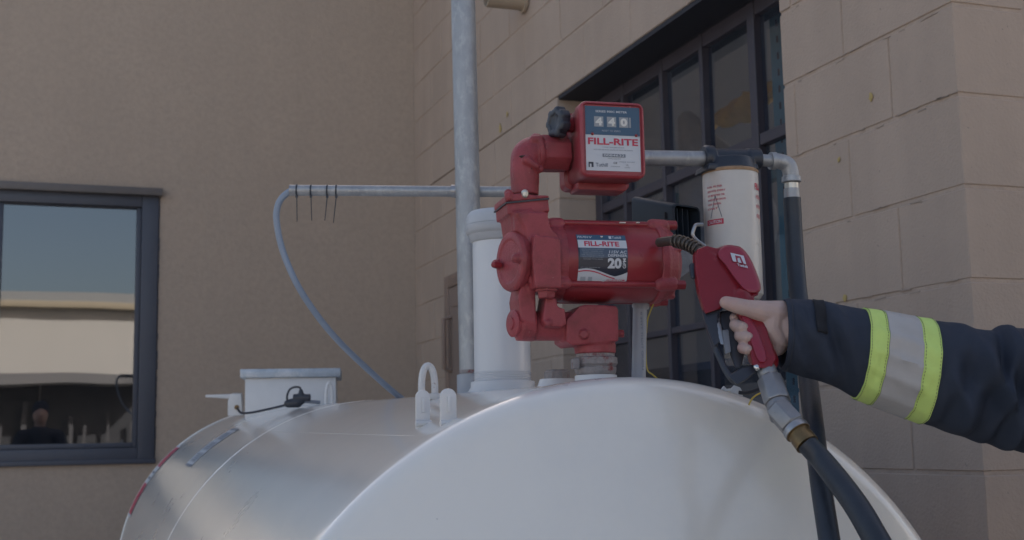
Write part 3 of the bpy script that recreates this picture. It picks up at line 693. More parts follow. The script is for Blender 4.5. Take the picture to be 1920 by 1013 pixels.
# ================================================================== PIPES
# white emergency-vent pipe
vb = atZ(943, 735, 1.452); Dv = (Vector((vb.x, vb.y, 0))).dot(Vector((fw.x, fw.y, 0)))/ (fw.x**2+fw.y**2)**0.5
vx, vy = vb.x, vb.y
def zat(py, x=vx, y=vy):     # height of a point of the vertical line through (x,y) seen at photo row py
    lo, hi = 0.5, 6.0
    for _ in range(50):
        m_ = (lo+hi)/2; d = Vector((x, y, m_))-CAMP; yy_ = 506.5 - FPX*d.dot(UP)/d.dot(fw)
        if yy_ > py: lo = m_
        else: hi = m_
    return (lo+hi)/2
depv = (Vector((vx, vy, 1.5))-CAMP).dot(fw); pm = depv/FPX
vp = thing('vent_pipe', (vx, vy, 1.43), 'thick white upright pipe with a grey screw cap standing behind the pump', 'pipe')
R1 = 53*pm
MB().cyl((vx, vy, zat(700)), (vx, vy, zat(452)), R1, R1, 48).build('pipe', M_pvc, vp)
MB().lathe((vx, vy, 1.40), (0, 0, 1), [(0, R1*1.5), (zat(738)-1.40, R1*1.28), (zat(726)-1.40, R1*1.14), (zat(716)-1.40, R1*1.13), (zat(715)-1.40, R1*0.98)], 48).build('base_collar', M_white, vp, bevel=0.0015)
prf = []
zz0, zz1 = zat(716), zat(697)
nt_ = 6
for k in range(nt_*2+1): prf.append(((zz1-zz0)*k/(nt_*2), R1*(1.015 if k % 2 else 0.99)))
MB().lathe((vx, vy, zz0), (0, 0, 1), prf, 48).build('thread', M_pvc, vp)
zc = zat(456)
MB().lathe((vx, vy, zc), (0, 0, 1), [(0, R1*1.03), (0.004, R1*1.10), (zat(442)-zc, R1*1.14), (zat(440)-zc, R1*1.20), (zat(436)-zc, R1*1.24), (zat(424)-zc, R1*1.25)], 48).build('cap_socket', M_cap, vp, bevel=0.001)
zc = zat(423.5)
MB().lathe((vx, vy, zc), (0, 0, 1), [(0, R1*1.23), (zat(412)-zc, R1*1.22), (zat(404)-zc, R1*1.18), (zat(399)-zc, R1*1.08), (zat(397)-zc, R1*0.5), (zat(396.5)-zc, 0.001)], 48).build('cap', mat('weathered_cap', (0.45, 0.47, 0.50), 0.45, var=0.1, vscale=14), vp)
# galvanised riser behind it
rb0 = atD(886, 720, 2.78); rx, ry = rb0.x, rb0.y
rt = atD(868, 0, 2.78)
gp = thing('galvanised_riser', (rx, ry, 1.40), 'tall galvanised steel pipe rising past the top of the picture', 'pipe')
top_z = 4.6; tz0 = zat(700, rx, ry); 
lean = 0.022*2.78*0; 
zz_t = zat(0, rx, ry); d_ = atD(868.5, 0, (Vector((rx, ry, zz_t))-CAMP).dot(fw)); offx = Vector((d_.x-rx, d_.y-ry, 0))
axis_top = Vector((rx, ry, tz0)) + (Vector((rx, ry, zz_t))+offx-Vector((rx, ry, tz0)))*1.6
MB().cyl((rx, ry, 1.40), axis_top, 0.0275, 0.0275, 32).build('pipe', M_galv, gp)
MB().lathe((rx, ry, 1.38), (0, 0, 1), [(0, 0.034), (zat(703, rx, ry)-1.38, 0.034), (zat(702, rx, ry)-1.38, 0.0285)], 24).build('coupling', M_gconduit, gp)
MB().lathe((rx, ry, zat(701, rx, ry)), (0, 0, 1), [(0, 0.0290), (0.008, 0.0290)], 24).build('sealant_ring', M_rustu, gp)
# horizontal conduit fixed to the riser
ca = atD(546, 357, 2.86); cbp = atD(975, 360, 2.86)
hc = thing('conduit_arm', cbp, 'thin galvanised conduit reaching out sideways from the tall riser pipe', 'conduit')
MB().cyl(ca, cbp, 0.0122, 0.0122, 20).build('pipe', M_galv, hc)
MB().lathe(ca, ca-cbp, [(0, 0.0126), (0.003, 0.0126)], 20).build('end_rim', M_steel, hc)
cs = atD(884, 359, 2.845)
MB().lathe(cs-(cbp-ca).normalized()*0.045, cbp-ca, [(0, 0.0145), (0.012, 0.0145)], 20).build('clamp', M_steel, hc)
for (px, l, dx, lab) in ((557, 416, 0, 'leftmost'), (583.5, 414, 1, 'second from the left'), (614, 414, -5, 'third from the left'), (631, 418, -6, 'rightmost')):
    z_ = thing('cable_tie', atD(px, 358, 2.86), f'black cable tie with a hanging tail on the conduit, {lab} of four', 'cable tie', 'cable ties on the conduit')
    a_ = (cbp-ca).normalized(); c_ = atD(px, 357+ (px-546)*0.007, 2.86)
    MB().lathe(c_-a_*0.0016, a_, [(0, 0.0138), (0.0032, 0.0138)], 20).build('loop', M_black, z_)
    MB().tube([c_-Vector((0, 0, 0.013))-fw*0.004, atD(px+dx, l, 2.853)], [0.0014, 0.0010], 6).build('tail', M_black, z_)
    MB().box(c_-Vector((0, 0, 0.014))-fw*0.004, a_*0.0026, Vector((0, 0, 0.003)), fw*0.003).build('tie_head', M_black, z_)
fx = MB().tube([atD(x, y, d) for x, y, d in ((565, 357, 2.86), (546, 358, 2.86), (528, 372, 2.86), (519.5, 392, 2.86), (519, 418, 2.86), (530, 470, 2.86), (558, 535, 2.86), (598, 596, 2.90), (640, 645, 2.96), (690, 693, 3.05), (735, 733, 3.15), (775, 765, 3.25))], 0.0074, 12, 6).build('flexible_conduit', M_flex)
prop(fx, 'blue grey flexible conduit hanging from the conduit arm down behind the tank', 'conduit')

# ================================================================== PUMP
pu = thing('fuel_pump', Vector((pb.x, pb.y, zt_)), 'red electric fuel transfer pump with counter meter on top of the white tank', 'fuel pump')
def V(px, py, dy=0.0): return q(px, py, dy)
ax_y = 493
# motor
m0, m1 = V(1046, ax_y), V(1222, ax_y+2); Rm = 74*MM
axm = (m1-m0).normalized(); axm = PXv.copy(); 
ML = (m1-m0).dot(PXv)
mc = m0
MB().lathe(mc, PXv, [(0, Rm*0.97), (0.003, Rm), (ML-0.01, Rm), (ML-0.004, Rm*0.985), (ML, Rm*0.96)], 64).build('motor_housing', M_redm, pu)
# end bell
b = MB(); pe = mc+PXv*ML
b.lathe(pe, PXv, [(-0.004, Rm*1.02), (0.008, Rm*1.02), (0.012, Rm*0.98), (0.026, Rm*0.90), (0.036, Rm*0.70), (0.040, Rm*0.3), (0.041, 0.001)], 48)
def rdir(deg):  # direction round the motor axis: 0 = up, 90 = towards camera
    a = math.radians(deg); return PZ*math.cos(a) - PYv*math.sin(a)
RODS = (20, 128, 208, 302)
for dg in RODS:
    c_ = pe + rdir(dg)*(Rm*1.0)
    b.cap(c_-PXv*0.006, 0.0115, c_+PXv*0.016, 0.011)
    b.box(pe+rdir(dg)*Rm*0.8+PXv*0.006, rdir(dg)*Rm*0.2, rdir(dg+90)*0.010, PXv*0.010)
for dg in (70, 165, 255, 345): b.box(pe+rdir(dg)*Rm*0.72+PXv*0.018, rdir(dg)*Rm*0.22, rdir(dg+90)*0.006, PXv*0.014)
b.build('end_bell', M_red, pu, remesh=0.0018, relax=3)
for dg in RODS:
    o_ = rdir(dg)*(Rm*1.0+0.0015)
    MB().cyl(mc+o_-PXv*0.018, pe+o_+PXv*0.002, 0.0052, 0.0052, 14).build('tie_rod', M_redm, pu)
    MB().cyl(pe+o_+PXv*0.020, pe+o_+PXv*0.036, 0.0085, 0.0080, 6 if dg != 20 else 14).build('bolt', M_redm, pu)
# pump casting
b = MB()
def blk(pts, dy0, dy1): b.prism([V(x, y, dy0) for x, y in pts], PYv*(dy1-dy0))
b.cyl(mc-PXv*0.022, mc+PXv*0.004, Rm*0.97, Rm*0.98, 40)                                   # mounting flange
b.cyl(mc-PXv*0.060+PZ*0.002, mc-PXv*0.018, Rm*0.80, Rm*0.86, 32)
for dg in RODS: b.cap(mc+rdir(dg)*Rm-PXv*0.016, 0.010, mc+rdir(dg)*Rm-PXv*0.002, 0.010)
blk([(968, 398), (1026, 398), (1032, 425), (1052, 452), (1055, 540), (1004, 540), (992, 530), (986, 430)], -0.055, 0.048)
blk([(966, 400), (1000, 398), (1004, 540), (972, 540), (966, 500)], -0.020, 0.045)
blk([(964, 396), (1000, 392), (1000, 446), (985, 446), (966, 432)], -0.050, 0.030)
blk([(1002, 440), (1050, 446), (1054, 540), (1004, 540), (998, 480)], -0.076, -0.03)
blk([(980, 520), (1004, 530), (1006, 610), (978, 600), (972, 560)], -0.040, 0.025)
# neck up to the flange
blk([(956, 400), (1029, 392), (1026, 430), (962, 440)], -0.035, 0.035)
blk([(950, 380), (1028, 368), (1031, 396), (952, 402)], -0.040, 0.040)
# lower horizontal gallery and inlet block
b.cyl(V(968, 612, -0.006), V(1110, 612, -0.006), 27*MM, 27*MM, 28)
b.cyl(V(975, 608, -0.01), V(1000, 609, -0.01), 31*MM, 31*MM, 32); b.cyl(V(965, 608, -0.01), V(976, 608, -0.01), 25*MM, 26*MM, 32)
blk([(1062, 600), (1088, 574), (1098, 571), (1154, 573), (1160, 580), (1160, 640), (1074, 648), (1062, 640)], -0.036, 0.036)
pin = Vector((pb.x, pb.y, 0))
b.cyl(Vector((pb.x, pb.y, V(0+1117, 646).z)), Vector((pb.x, pb.y, V(1117, 664).z)), 39*MM, 38*MM, 36)
b.cyl(V(1150, 625, -0.01), V(1169, 626, -0.01), 7*MM, 8*MM, 16)
b.cyl(V(1095, 627, -0.036), V(1095, 627, -0.045), 9*MM, 8*MM, 16)
blk([(1024, 556), (1044, 560), (1046, 575), (1060, 580), (1062, 608), (1052, 614), (1024, 612), (1018, 600)], -0.05, 0.0)
b.cap(V(1028, 606, -0.050), 7*MM, V(1028, 606, -0.040), 8*MM)
b.build('pump_casting', M_red, pu, remesh=0.0021, relax=3)
# round cover plate on the left end
cvo = V(969, 491, -0.022); dn = (-PXv*0.972 - PYv*0.235).normalized()
b = MB(); b.lathe(cvo-dn*0.004, dn, [(0, 52*MM), (0.013, 56*MM), (0.018, 53*MM), (0.019, 41*MM), (0.017, 39*MM), (0.017, 0.001)], 44)
e1 = dn.cross(PZ).normalized()
for sgn in (1, -1): b.cap(cvo+dn*0.012+e1*sgn*40*MM, 0.0085, cvo+dn*0.020+e1*sgn*40*MM, 0.0078)
b.build('cover_plate', M_red, pu, remesh=0.0016, relax=2)
for ps in (V(932, 497, -0.005), V(970, 487, -0.055)):
    MB().cap(ps-dn*0.004, 0.0055, ps+dn*0.005, 0.0055).build('bolt', M_redm, pu)
b = MB(); c_ = V(965, 607, -0.012); b.lathe(c_+PXv*0.004, dn, [(0, 24*MM), (0.008, 25*MM), (0.010, 22*MM), (0.0105, 12*MM), (0.013, 11*MM), (0.0135, 0.001)], 32); b.build('gallery_cap', M_red, pu)
# bypass plug
pz = V(1024, 540, -0.055)
MB().lathe(pz, -PZ, [(-0.002, 22*MM), (0.006, 22*MM), (0.0062, 17*MM), (0.016, 16.5*MM), (0.017, 14*MM)], 6, phase=0.3).build('bypass_plug', M_red, pu, bevel=0.0008)
for (gx_, gz_, sx_, sz_) in ((982, 294, 9, 2.6), (994, 303, 8, 3.4), (996, 312, 2.2, 7)):  # dark lumps paint the shade of the elbow's cast pockets
    MB().ball(V(gx_, gz_, -0.0245 if gx_ < 990 else -0.0225), 1, 3, (sx_*MM, 0.0035, sz_*MM)).build('pocket_shade', M_pocketshade, pu)
# gasket and flange bolts
g0 = [(948, 379), (1030, 371), (1030, 374), (948, 382)]
MB().prism([V(x, y, -0.043) for x, y in g0], PYv*0.084).build('gasket', M_black, pu)
b = MB(); b.prism([V(x, y, -0.041) for x, y in ((948, 379), (948, 366), (975, 362), (1005, 366), (1029, 366), (1030, 371))], PYv*0.080)
b.cyl(V(984, 366, 0.0), V(984, 300, 0.0), 26*MM, 27*MM, 30)
pts_ = [V(984, 345, 0), V(984, 310, 0), V(988, 292, 0.004), V(1002, 286, 0.01), V(1022, 288, 0.014), V(1056, 289, 0.018)]
pp, rr_ = smooth_path(pts_, [27*MM, 27.5*MM, 29*MM, 31*MM, 33*MM, 34*MM], 5)
b.tube(pp, rr_, 24)
b.cyl(V(1000, 288, 0.010), V(1009, 288, 0.011), 38*MM, 38*MM, 24)
b.cap(V(986, 300, -0.024), 9*MM, V(1006, 312, -0.026), 6*MM)
b.cyl(V(1012, 288, 0.012), V(1060, 289, 0.018), 36.5*MM, 36.5*MM, 8, phase=math.pi/8)
b.cap(V(1000, 262, -0.012), 8*MM, V(1012, 262, -0.012), 9*MM); b.cap(V(998, 317, -0.018), 7*MM, V(1012, 317, -0.018), 8*MM)
b.cap(V(953, 368, -0.035), 7*MM, V(953, 362, -0.035), 8*MM)
b.build('outlet_elbow', M_red, pu, remesh=0.0018, relax=2)
MB().cap(V(984, 366, -0.040), 0.0055, V(984, 362, -0.040), 0.0060).build('flange_bolt', M_bolt, pu)
MB().cap(V(953, 371, -0.042), 0.0060, V(953, 366, -0.042), 0.0060).build('flange_bolt', M_red, pu)
# union below the pump
zu0, zu1 = V(1117, 664).z, zt_
prf = [(0, 35*MM), (0.004, 38*MM), (0.012, 39*MM), (0.014, 37*MM), (0.018, 41*MM), (0.028, 40.5*MM), (0.030, 36*MM), (zu0-zu1, 36*MM)]
prf = [(min(a, zu0-zu1), r) for a, r in prf]
MB().lathe((pb.x, pb.y, zu1), (0, 0, 1), prf, 32).build('union', M_rustu, pu)
MB().box((pb.x-0.040, pb.y-0.01, zu1+0.018), PXv*0.005, PYv*0.009, PZ*0.008).build('union_lug', M_rustu, pu, bevel=0.001)
# ---- nameplate wrapped on the motor
def wrap(off):
    zc_ = mc.z
    c0 = V(1131, 487, -Rm)       # label centre seen on the near side
    x0_ = (c0-mc).dot(PXv)
    th0 = math.radians(90)
    def f(u, v):  # u,v in photo px from centre, v up
        a = th0 - (v*MM+0.0)/Rm
        return mc + PXv*(x0_ + u*MM*0.98) + (PZ*math.cos(a) - PYv*math.sin(a))*(Rm+off)
    return f
W0, W1, W2, W3 = wrap(0.0006), wrap(0.0010), wrap(0.0014), wrap(0.0018)
LU, LV = 48, 46
rect('nameplate', W0, -LU, LU, -LV, LV, M_darkplate, pu, 4, 16)
rect('nameplate_header', W1, -LU, LU, 34, LV, M_navyplate, pu, 4, 3)
rect('nameplate_band', W1, -LU+1, LU, 18, 34, M_whiteplate, pu, 4, 4)
rect('nameplate_panel', W1, -LU+3, LU, 0, 18, M_blueplate, pu, 4, 4)
text('nameplate_title', 'FILL-RITE', W2, -1, 26, 68, 10, M_redprint, pu, bold=0.03)
text('nameplate_model', 'FR701V', W2, -32, 40, 29, 5.0, M_whiteplate, pu, 0.02, 0.2)
text('nameplate_maker', 'Tuthill', W2, 30, 40, 18, 5.4, M_whiteplate, pu, 0.02)
rect('nameplate_logo', W2, 15, 20, 37, 43, M_whiteplate, pu)
text('nameplate_volts', '115V AC', W2, 29, 10.5, 35, 5.6, M_whiteplate, pu, 0.02, 0.15)
text('nameplate_use', 'DISPENSER', W2, 28, 4, 37, 4.6, M_whiteplate, pu, 0.02)
text('nameplate_rate', '20', W2, 22, -10, 27, 19, M_whiteplate, pu, 0.05)
text('nameplate_unit', 'GPM', W2, 41, -10, 18, 6.5, M_whiteplate, pu, 0.02, 0, math.pi/2)
for k, ln in enumerate(('WARNING: READ MANUAL BEFORE USE', 'FOR FUEL TRANSFER ONLY', 'DO NOT SMOKE NEAR PUMP OR', 'TANK. GROUND BOTH TANK AND', 'VEHICLE BEFORE YOU START', 'TO AVOID STATIC SPARKS')):
    text('nameplate_line', ln, W2, -20, 15-k*3.6, 44-(k % 3)*3, 1.7, M_label, pu)
text('nameplate_line', 'NOT FOR AVIATION USE', W2, -25, -18, 38, 1.5, M_label, pu)
wave = [(-LU+48*2*i/24, -26 + (5.0*math.sin((i/24)*5.2+0.5) - 8*(i/24)**1.5 + (9*max(0, i/24-0.75)*4))) for i in range(25)]
wave = [(u, v+2) for u, v in wave]
patch('nameplate_wave', W1, ([(u, -LV) for u, v in wave], wave), M_whiteplate, pu, 4)
patch('nameplate_stripe', W2, ([(u, v-5.2) for u, v in wave[:19]], [(u, v-3.2+0.0*u) for u, v in wave[:19]]), M_redprint, pu, 1)
text('nameplate_web', 'FILLRITE.COM', W3, 26, -41, 36, 3.0, M_redprint, pu, 0.01, 0.2)
rect('nameplate_code', W3, -43, -33, -43, -35, M_label, pu, 1, 2)
rect('nameplate_code', W3, -28, -20, -43, -35, M_label, pu, 1, 2)
MB().ball(W2(1, 41), 0.0022).build('rivet', M_bright, pu); MB().ball(W2(2, -44), 0.0016).build('rivet', M_bright, pu)
for (px, py, s_) in ((1167, 422, 1.0), (1197, 420, 0.8), (1148, 545, 0.7), (1193, 516, 0.8), (1072, 436, 0.6)):
    c_ = V(px, py, -0.0); d_ = (c_-mc); d_ -= PXv*d_.dot(PXv)
MB().box(V(1167, 418, -0.030)-PYv*0.0, PXv*0.005, PZ*0.0012, PYv*0.003).build('paint_chip', M_chip, pu, bevel=0.0008)
MB().box(V(1196, 418, -0.030), PXv*0.0028, PZ*0.0010, PYv*0.003).build('paint_chip', M_chip, pu, bevel=0.0008)

# ---- meter head
FD, BD = -0.062, 0.055
def rr(x0, x1, z0, z1, rad, y, n=5, lean=0.0):
    P = []
    for cx, cz, a0 in ((x1-rad, z1-rad, 0), (x0+rad, z1-rad, 90), (x0+rad, z0+rad, 180), (x1-rad, z0+rad, 270)):
        for k in range(n+1):
            a = math.radians(a0+90*k/n); P.append(PO*0 + Vector((0, 0, 0)) + PXv*(cx+rad*math.cos(a)) + PZ*(cz+rad*math.sin(a)) + PYv*y)
    return P
F_ = lambda px, py: (V(px, py, FD))
ftl = V(1087, 186, FD); fbr = V(1211, 333, FD)
mx0, mx1 = ftl.dot(PXv), fbr.dot(PXv)+0.0015; mz1, mz0 = ftl.z-0.001, V(1148, 333, FD).z
my = V(1100, 300, FD).dot(PYv)
dep = BD-FD
b = MB()
sec = [(0.000, -0.004, 0.010), (0.002, -0.0012, 0.012), (0.006, 0, 0.013), (0.030, 0, 0.012), (0.034, -0.0025, 0.012), (dep*0.78, -0.004, 0.012), (dep*0.80, 0.002, 0.010), (dep, 0.003, 0.010)]
rings = []
for d_, gr, rd in sec: rings.append(rr(mx0-gr, mx1+gr, mz0-gr, mz1+gr, rd+gr*0.5, my+d_))
# recessed face
b.rings(rings[::1], cap=False)
iw_ = 0.0048
r_in0 = rr(mx0+iw_, mx1-iw_, mz0+iw_, mz1-iw_, 0.007, my); r_in1 = rr(mx0+iw_+0.0012, mx1-iw_-0.0012, mz0+iw_+0.0012, mz1-iw_-0.0012, 0.007, my+0.0045)
b.rings([rings[0], r_in0, r_in1], cap=False); b.b.faces.new([b.b.verts.new(p) for p in r_in1]); b.b.faces.new([b.b.verts.new(p) for p in rings[-1]])
bmesh.ops.remove_doubles(b.b, verts=b.b.verts, dist=1e-6)
b.build('meter_housing', M_redc, pu, ang=40)
MB().prism([p-PZ*0 for p in rr(mx0+0.012, mx1-0.012, mz0-0.008, mz0+0.02, 0.004, my+dep*0.55)], PYv*dep*0.42).build('meter_foot', M_redc, pu, bevel=0.003)
pw, ph = (mx1-mx0)-0.0175, (mz1-mz0)-0.020
def face(off):
    cx, cz = (mx0+mx1)/2+0.0006, (mz0+mz1)/2+0.0015
    return lambda u, v: PXv*(cx+u*pw) + PZ*(cz+v*ph) + PYv*(my+0.0045-off)
G0, G1, G2, G3 = face(0.0006), face(0.0012), face(0.0018), face(0.0024)
rect('meter_plate', G0, -.5, .5, -.5, .5, M_whiteplate, pu)
rect('meter_plate_header', G1, -.5, .5, .055, .5, M_navyplate, pu)
text('meter_heading', 'SERIES 900C METER', G2, -.02, .42, .58, .034, M_whiteplate, pu, 0.02)
for x_, t_ in ((-.255, '4'), (-.02, '4'), (.205, '0')):
    rect('digit_wheel', G1 if False else G2, x_-.085, x_+.085, .18, .34, M_window_d, pu)
    text('digit', t_, G3, x_, .26, .125, .125, M_digit, pu, 0.05)
rect('digit_wheel', G2, .305, .335, .18, .34, M_window_d, pu)
text('meter_note', 'RESET TO ZERO', G2, -.03, .12, .34, .026, M_label, pu, 0.01)
text('meter_title', 'FILL-RITE', G1, 0, -.045, .92, .105, M_redprint, pu, 0.03)
text('meter_line', 'TUTHILL TRANSFER SYSTEMS', G1, 0, -.135, .40, .016, M_greyprint, pu)
text('meter_line', 'NOT FOR USE WITH WATER OR FOOD PRODUCTS', G1, 0, -.175, .72, .018, M_greyprint, pu)
rect('totaliser_window', G1, -.20, .22, -.285, -.235, M_greyprint, pu)
text('totaliser_digits', '0084632', G2, .01, -.26, .38, .036, M_whiteplate, pu, 0.01)
text('meter_line', 'TOTAL GALLONS', G1, .01, -.31, .24, .016, M_greyprint, pu)
rect('meter_logo', G1, -.46, -.37, -.45, -.37, M_darkplate, pu); rect('meter_logo_mark', G2, -.44, -.41, -.45, -.40, M_whiteplate, pu)
text('meter_maker', 'Tuthill', G1, -.22, -.41, .22, .058, M_greyprint, pu, 0.01)
text('meter_mark', 'CE', G1, .03, -.375, .07, .03, M_darkplate, pu, 0.01)
text('meter_line', 'CONFORMS', G1, .03, -.43, .17, .016, M_greyprint, pu)
text('meter_line', 'MADE IN USA', G1, .25, -.355, .28, .014, M_greyprint, pu)
text('meter_mark', 'UL', G1, .25, -.40, .05, .03, M_greyprint, pu); text('meter_line', 'LISTED', G1, .25, -.44, .1, .018, M_greyprint, pu)
for x_ in (-.375, .43): MB().ball(G1(x_, .065), 0.0026, 2).build('screw', M_redm, pu)
# reset knob on the left side of the meter
kc = V(1052, 231, -0.012); kb = MB()
ring = []
def lobes(r, n=48): return [(r*(1+0.07*(1 if math.cos(7*2*math.pi*k/n) > 0.1 else -1)*0.9)) for k in range(n)]
kn_ = (-PXv*0.95-PYv*0.30).normalized(); e1 = kn_.cross(PZ).normalized(); e2 = kn_.cross(e1)
for d_, sc_ in ((0.0, 0.90), (0.003, 1.0), (0.016, 0.98), (0.0185, 0.90), (0.0188, 0.55), (0.017, 0.5)):
    rad = lobes(29*MM*sc_); ring.append([kc+kn_*(d_-0.004)+e1*rad[k]*math.cos(2*math.pi*k/48)+e2*rad[k]*math.sin(2*math.pi*k/48) for k in range(48)])
kb.rings(ring); kb.build('reset_knob', M_black, pu, bevel=0.0006, seg=1)
MB().cyl(kc-kn_*0.004, kc-kn_*0.022, 14*MM, 16*MM, 20).build('knob_shaft', M_redc, pu)
# ---- grey flexible supply conduit under the motor
gc = thing('supply_conduit', V(1198, 712, 0.03), 'grey plastic conduit dropping from under the pump motor to the tank', 'conduit')
MB().cyl(V(1200, 575, 0.03), V(1197, 730, 0.03), 13.5*MM, 13.5*MM, 24).build('pipe', M_gconduit, gc)
MB().lathe(V(1201, 563, 0.03), -PZ, [(0, 17*MM), (0.010, 17*MM), (0.016, 14*MM)], 20).build('connector', M_gconduit, gc)
fc = lambda u, v: V(1199, 640, 0.03) + PZ*(u*MM) - PYv*(13.5*MM+0.0006) + PXv*(v*MM)
text('conduit_print', 'LIQUID TIGHT TYPE B', fc, 0, 0, 110, 4.5, M_greyprint, gc, 0, 0, 0)
yw = MB().tube([V(x, y, d) for x, y, d in ((1226, 568, 0.02), (1219, 585, 0.03), (1214, 602, 0.045), (1211, 640, 0.06), (1213, 690, 0.06), (1224, 703, 0.05), (1240, 716, 0.05))], 0.0013, 6, 5).build('yellow_wire', M_ywire)
prop(yw, 'thin yellow wire hanging beside the grey conduit under the pump', 'wire')

# ---- nozzle holster
hs = thing('nozzle_holster', V(1250, 470, 0.12), 'black plastic nozzle boot mounted behind the pump motor', 'nozzle holder')
hd = 0.075
def H(px, py, dy=hd): return V(px, py, dy)
top = [(1180, 380), (1190, 374), (1260, 379), (1310, 388), (1321, 396), (1322, 412)]
b = MB()
def slab(pts, dy0, dy1, bb): bb.prism([V(x, y, dy0) for x, y in pts], PYv*(dy1-dy0))
def rrect(c, e, hw_, hh_, rad, n=4):
    P = []
    for sx_, sz_, a0 in ((1, 1, 0), (-1, 1, 90), (-1, -1, 180), (1, -1, 270)):
        for k in range(n+1):
            a = math.radians(a0+90*k/n); P.append(c + e*(sx_*(hw_-rad)+rad*math.cos(a)) + PZ*(sz_*(hh_-rad)+rad*math.sin(a)))
    return P
hc0 = V(1289, 422, 0.060); he = (PXv*0.90+PYv*0.43).normalized(); hax = (-PXv*0.42+PYv*0.86+PZ*0.30).normalized()
hW, hH = 0.0335, 0.0345
rg = []
rg.append(rrect(hc0+hax*0.085, he, hW-0.006, hH-0.006, 0.008)); rg.append(rrect(hc0+hax*0.086, he, hW*0.6, hH*0.6, 0.008))
outer_ = [rrect(hc0+hax*t_, he, hW*k_, hH*k_, 0.010) for t_, k_ in ((0.0, 1.0), (0.004, 1.02), (0.0045, 0.985), (0.104, 0.95), (0.109, 0.9))]
inner_ = [rrect(hc0+hax*t_, he, hW*k_-0.0028, hH*k_-0.0028, 0.008) for t_, k_ in ((0.0, 1.0), (0.098, 0.95))]
b.rings(outer_[::-1]+inner_, cap=True)
b.build('boot', M_holster, hs, ang=45)
b = MB()
for k_ in (-0.4, 0.0, 0.4): b.box(hc0+hax*0.045+he*hW*k_-PZ*0.002, he*0.0012, hax*0.034, PZ*(hH-0.006))
b.build('boot_rib', M_holster, hs)
b = MB(); b.box(hc0+hax*0.020-he*(hW+0.001)+PZ*0.010, he*0.0015, hax*0.0015, PZ*0.006); b.build('boot_slot', M_hole, hs)
b = MB(); b.tube([V(1318, 421, 0.02), V(1306, 422, 0.02), V(1302, 427, 0.02), V(1299, 440, 0.02), V(1306, 450, 0.02), V(1322, 462, 0.02)], 0.0032, 8, 4); b.build('hook', M_steel, hs)
b = MB(); slab([(1236, 462), (1312, 466), (1312, 496), (1288, 512), (1264, 530), (1246, 512)], 0.055, 0.059, b); b.build('bracket', mat('dusty_bracket', (0.24, 0.25, 0.27), 0.7, 0.2, var=0.25, vscale=60, bump=0.5, bscale=200), hs, bevel=0.001)

# ================================================================== FILTER LINE
fl = thing('fuel_filter', V(1374, 320, 0.06), 'white spin-on fuel filter with black head on the outlet pipe right of the pump', 'fuel filter')
FDy = 0.05
fm = ((V(1374, 400, FDy)-CAMP).dot(fw))/FPX
fzt, fzb = V(1372, 326, FDy).z, V(1376, 545, FDy).z
fcx = V(1373, 430, FDy); RF = 52*fm
MB().lathe((fcx.x, fcx.y, fzb-0.02), (0, 0, 1), [(0, RF*0.5), (0.003, RF*0.86), (0.012, RF*1.0), (fzt-fzb+0.014, RF), (fzt-fzb+0.018, RF*0.99)], 56).build('canister', M_can, fl)
MB().lathe((fcx.x, fcx.y, fzt-0.0025), (0, 0, 1), [(0, RF*1.015), (0.004, RF*1.02), (0.0065, RF*0.97)], 56).build('canister_rim', M_rimrust, fl)
def fcan(off):
    def f(u, v):   # u px to the right of the line facing the camera, v = photo row
        a = u*fm/RF
        n1 = Vector((-fw.x, -fw.y, 0)).normalized(); r1_ = Vector((RT.x, RT.y, 0)).normalized()
        return Vector((fcx.x, fcx.y, V(1374, v, FDy).z)) + (n1*math.cos(a)+r1_*math.sin(a))*(RF+off)
    return f
K1, K2 = fcan(0.0005), fcan(0.0008)
rect('print_bar', K1, -62, -24, 427, 417, M_redprint, fl, 10, 1)
text('print_word', 'CAUTION', K2, -43, 422, 30, -6, M_whiteplate, fl, 0.02)
for k, (w_, ln) in enumerate(((34, 'FUEL FILTER'), (40, 'SERVICE EVERY'), (38, 'SIX MONTHS OR'), (40, 'WHEN FLOW DROPS'), (30, 'HAND TIGHTEN'), (24, 'ONLY'))):
    text('print_line', ln, K1, -58+w_/2, 357+k*8, w_, -3.6, M_redprint, fl, 0.01)
text('print_title', 'FILL-RITE', K1, 66, 357, 46, -12, M_redprint, fl, 0.04)
for k in range(3): text('print_line', ('HYDROSORB', 'PARTICULATE', 'FILTER')[k], K1, 62, 376+k*18, 32, -7, M_redprint, fl, 0.01)
b = MB(); b.sheet([[K1(-40+i*0.8, 374), K1(-52+i*0.8, 414)] for i in range(3)]); b.sheet([[K1(-40+i*0.8, 374), K1(-28+i*0.8, 414)] for i in range(3)]); b.build('print_mark', M_greyprint, fl)
# head
b = MB(); A = lambda px, py, d=FDy: V(px, py, d)
b.cyl(A(1322, 297), A(1424, 299), 19*fm, 19*fm, 24)
b.cyl(A(1322, 297), A(1337, 297), 24*fm, 24*fm, 24); b.cyl(A(1400, 299), A(1424, 299), 21*fm, 21*fm, 24)
b.cyl(Vector((fcx.x, fcx.y, fzt+0.002)), Vector((fcx.x, fcx.y, A(1372, 300).z)), RF*0.98, RF*0.86, 40)
b.prism([A(x, y, FDy-0.03) for x, y in ((1330, 305), (1420, 307), (1424, 318), (1326, 318))], PYv*0.06)
b.build('filter_head', M_filterhead, fl, remesh=0.002, relax=2)
MB().lathe(A(1318, 297), PXv, [(0, 22*fm), (0.004, 25*fm), (0.010, 25*fm), (0.012, 20*fm)], 24).build('lock_ring', M_filterhead, fl)
op = thing('outlet_pipe', V(1266, 296, 0.03), 'galvanised outlet pipe between the meter and the filter head', 'pipe')
MB().cyl(V(1165, 296, 0.045), V(1323, 298, FDy), 14.5*fm, 14.5*fm, 28).build('pipe', M_galv, op)
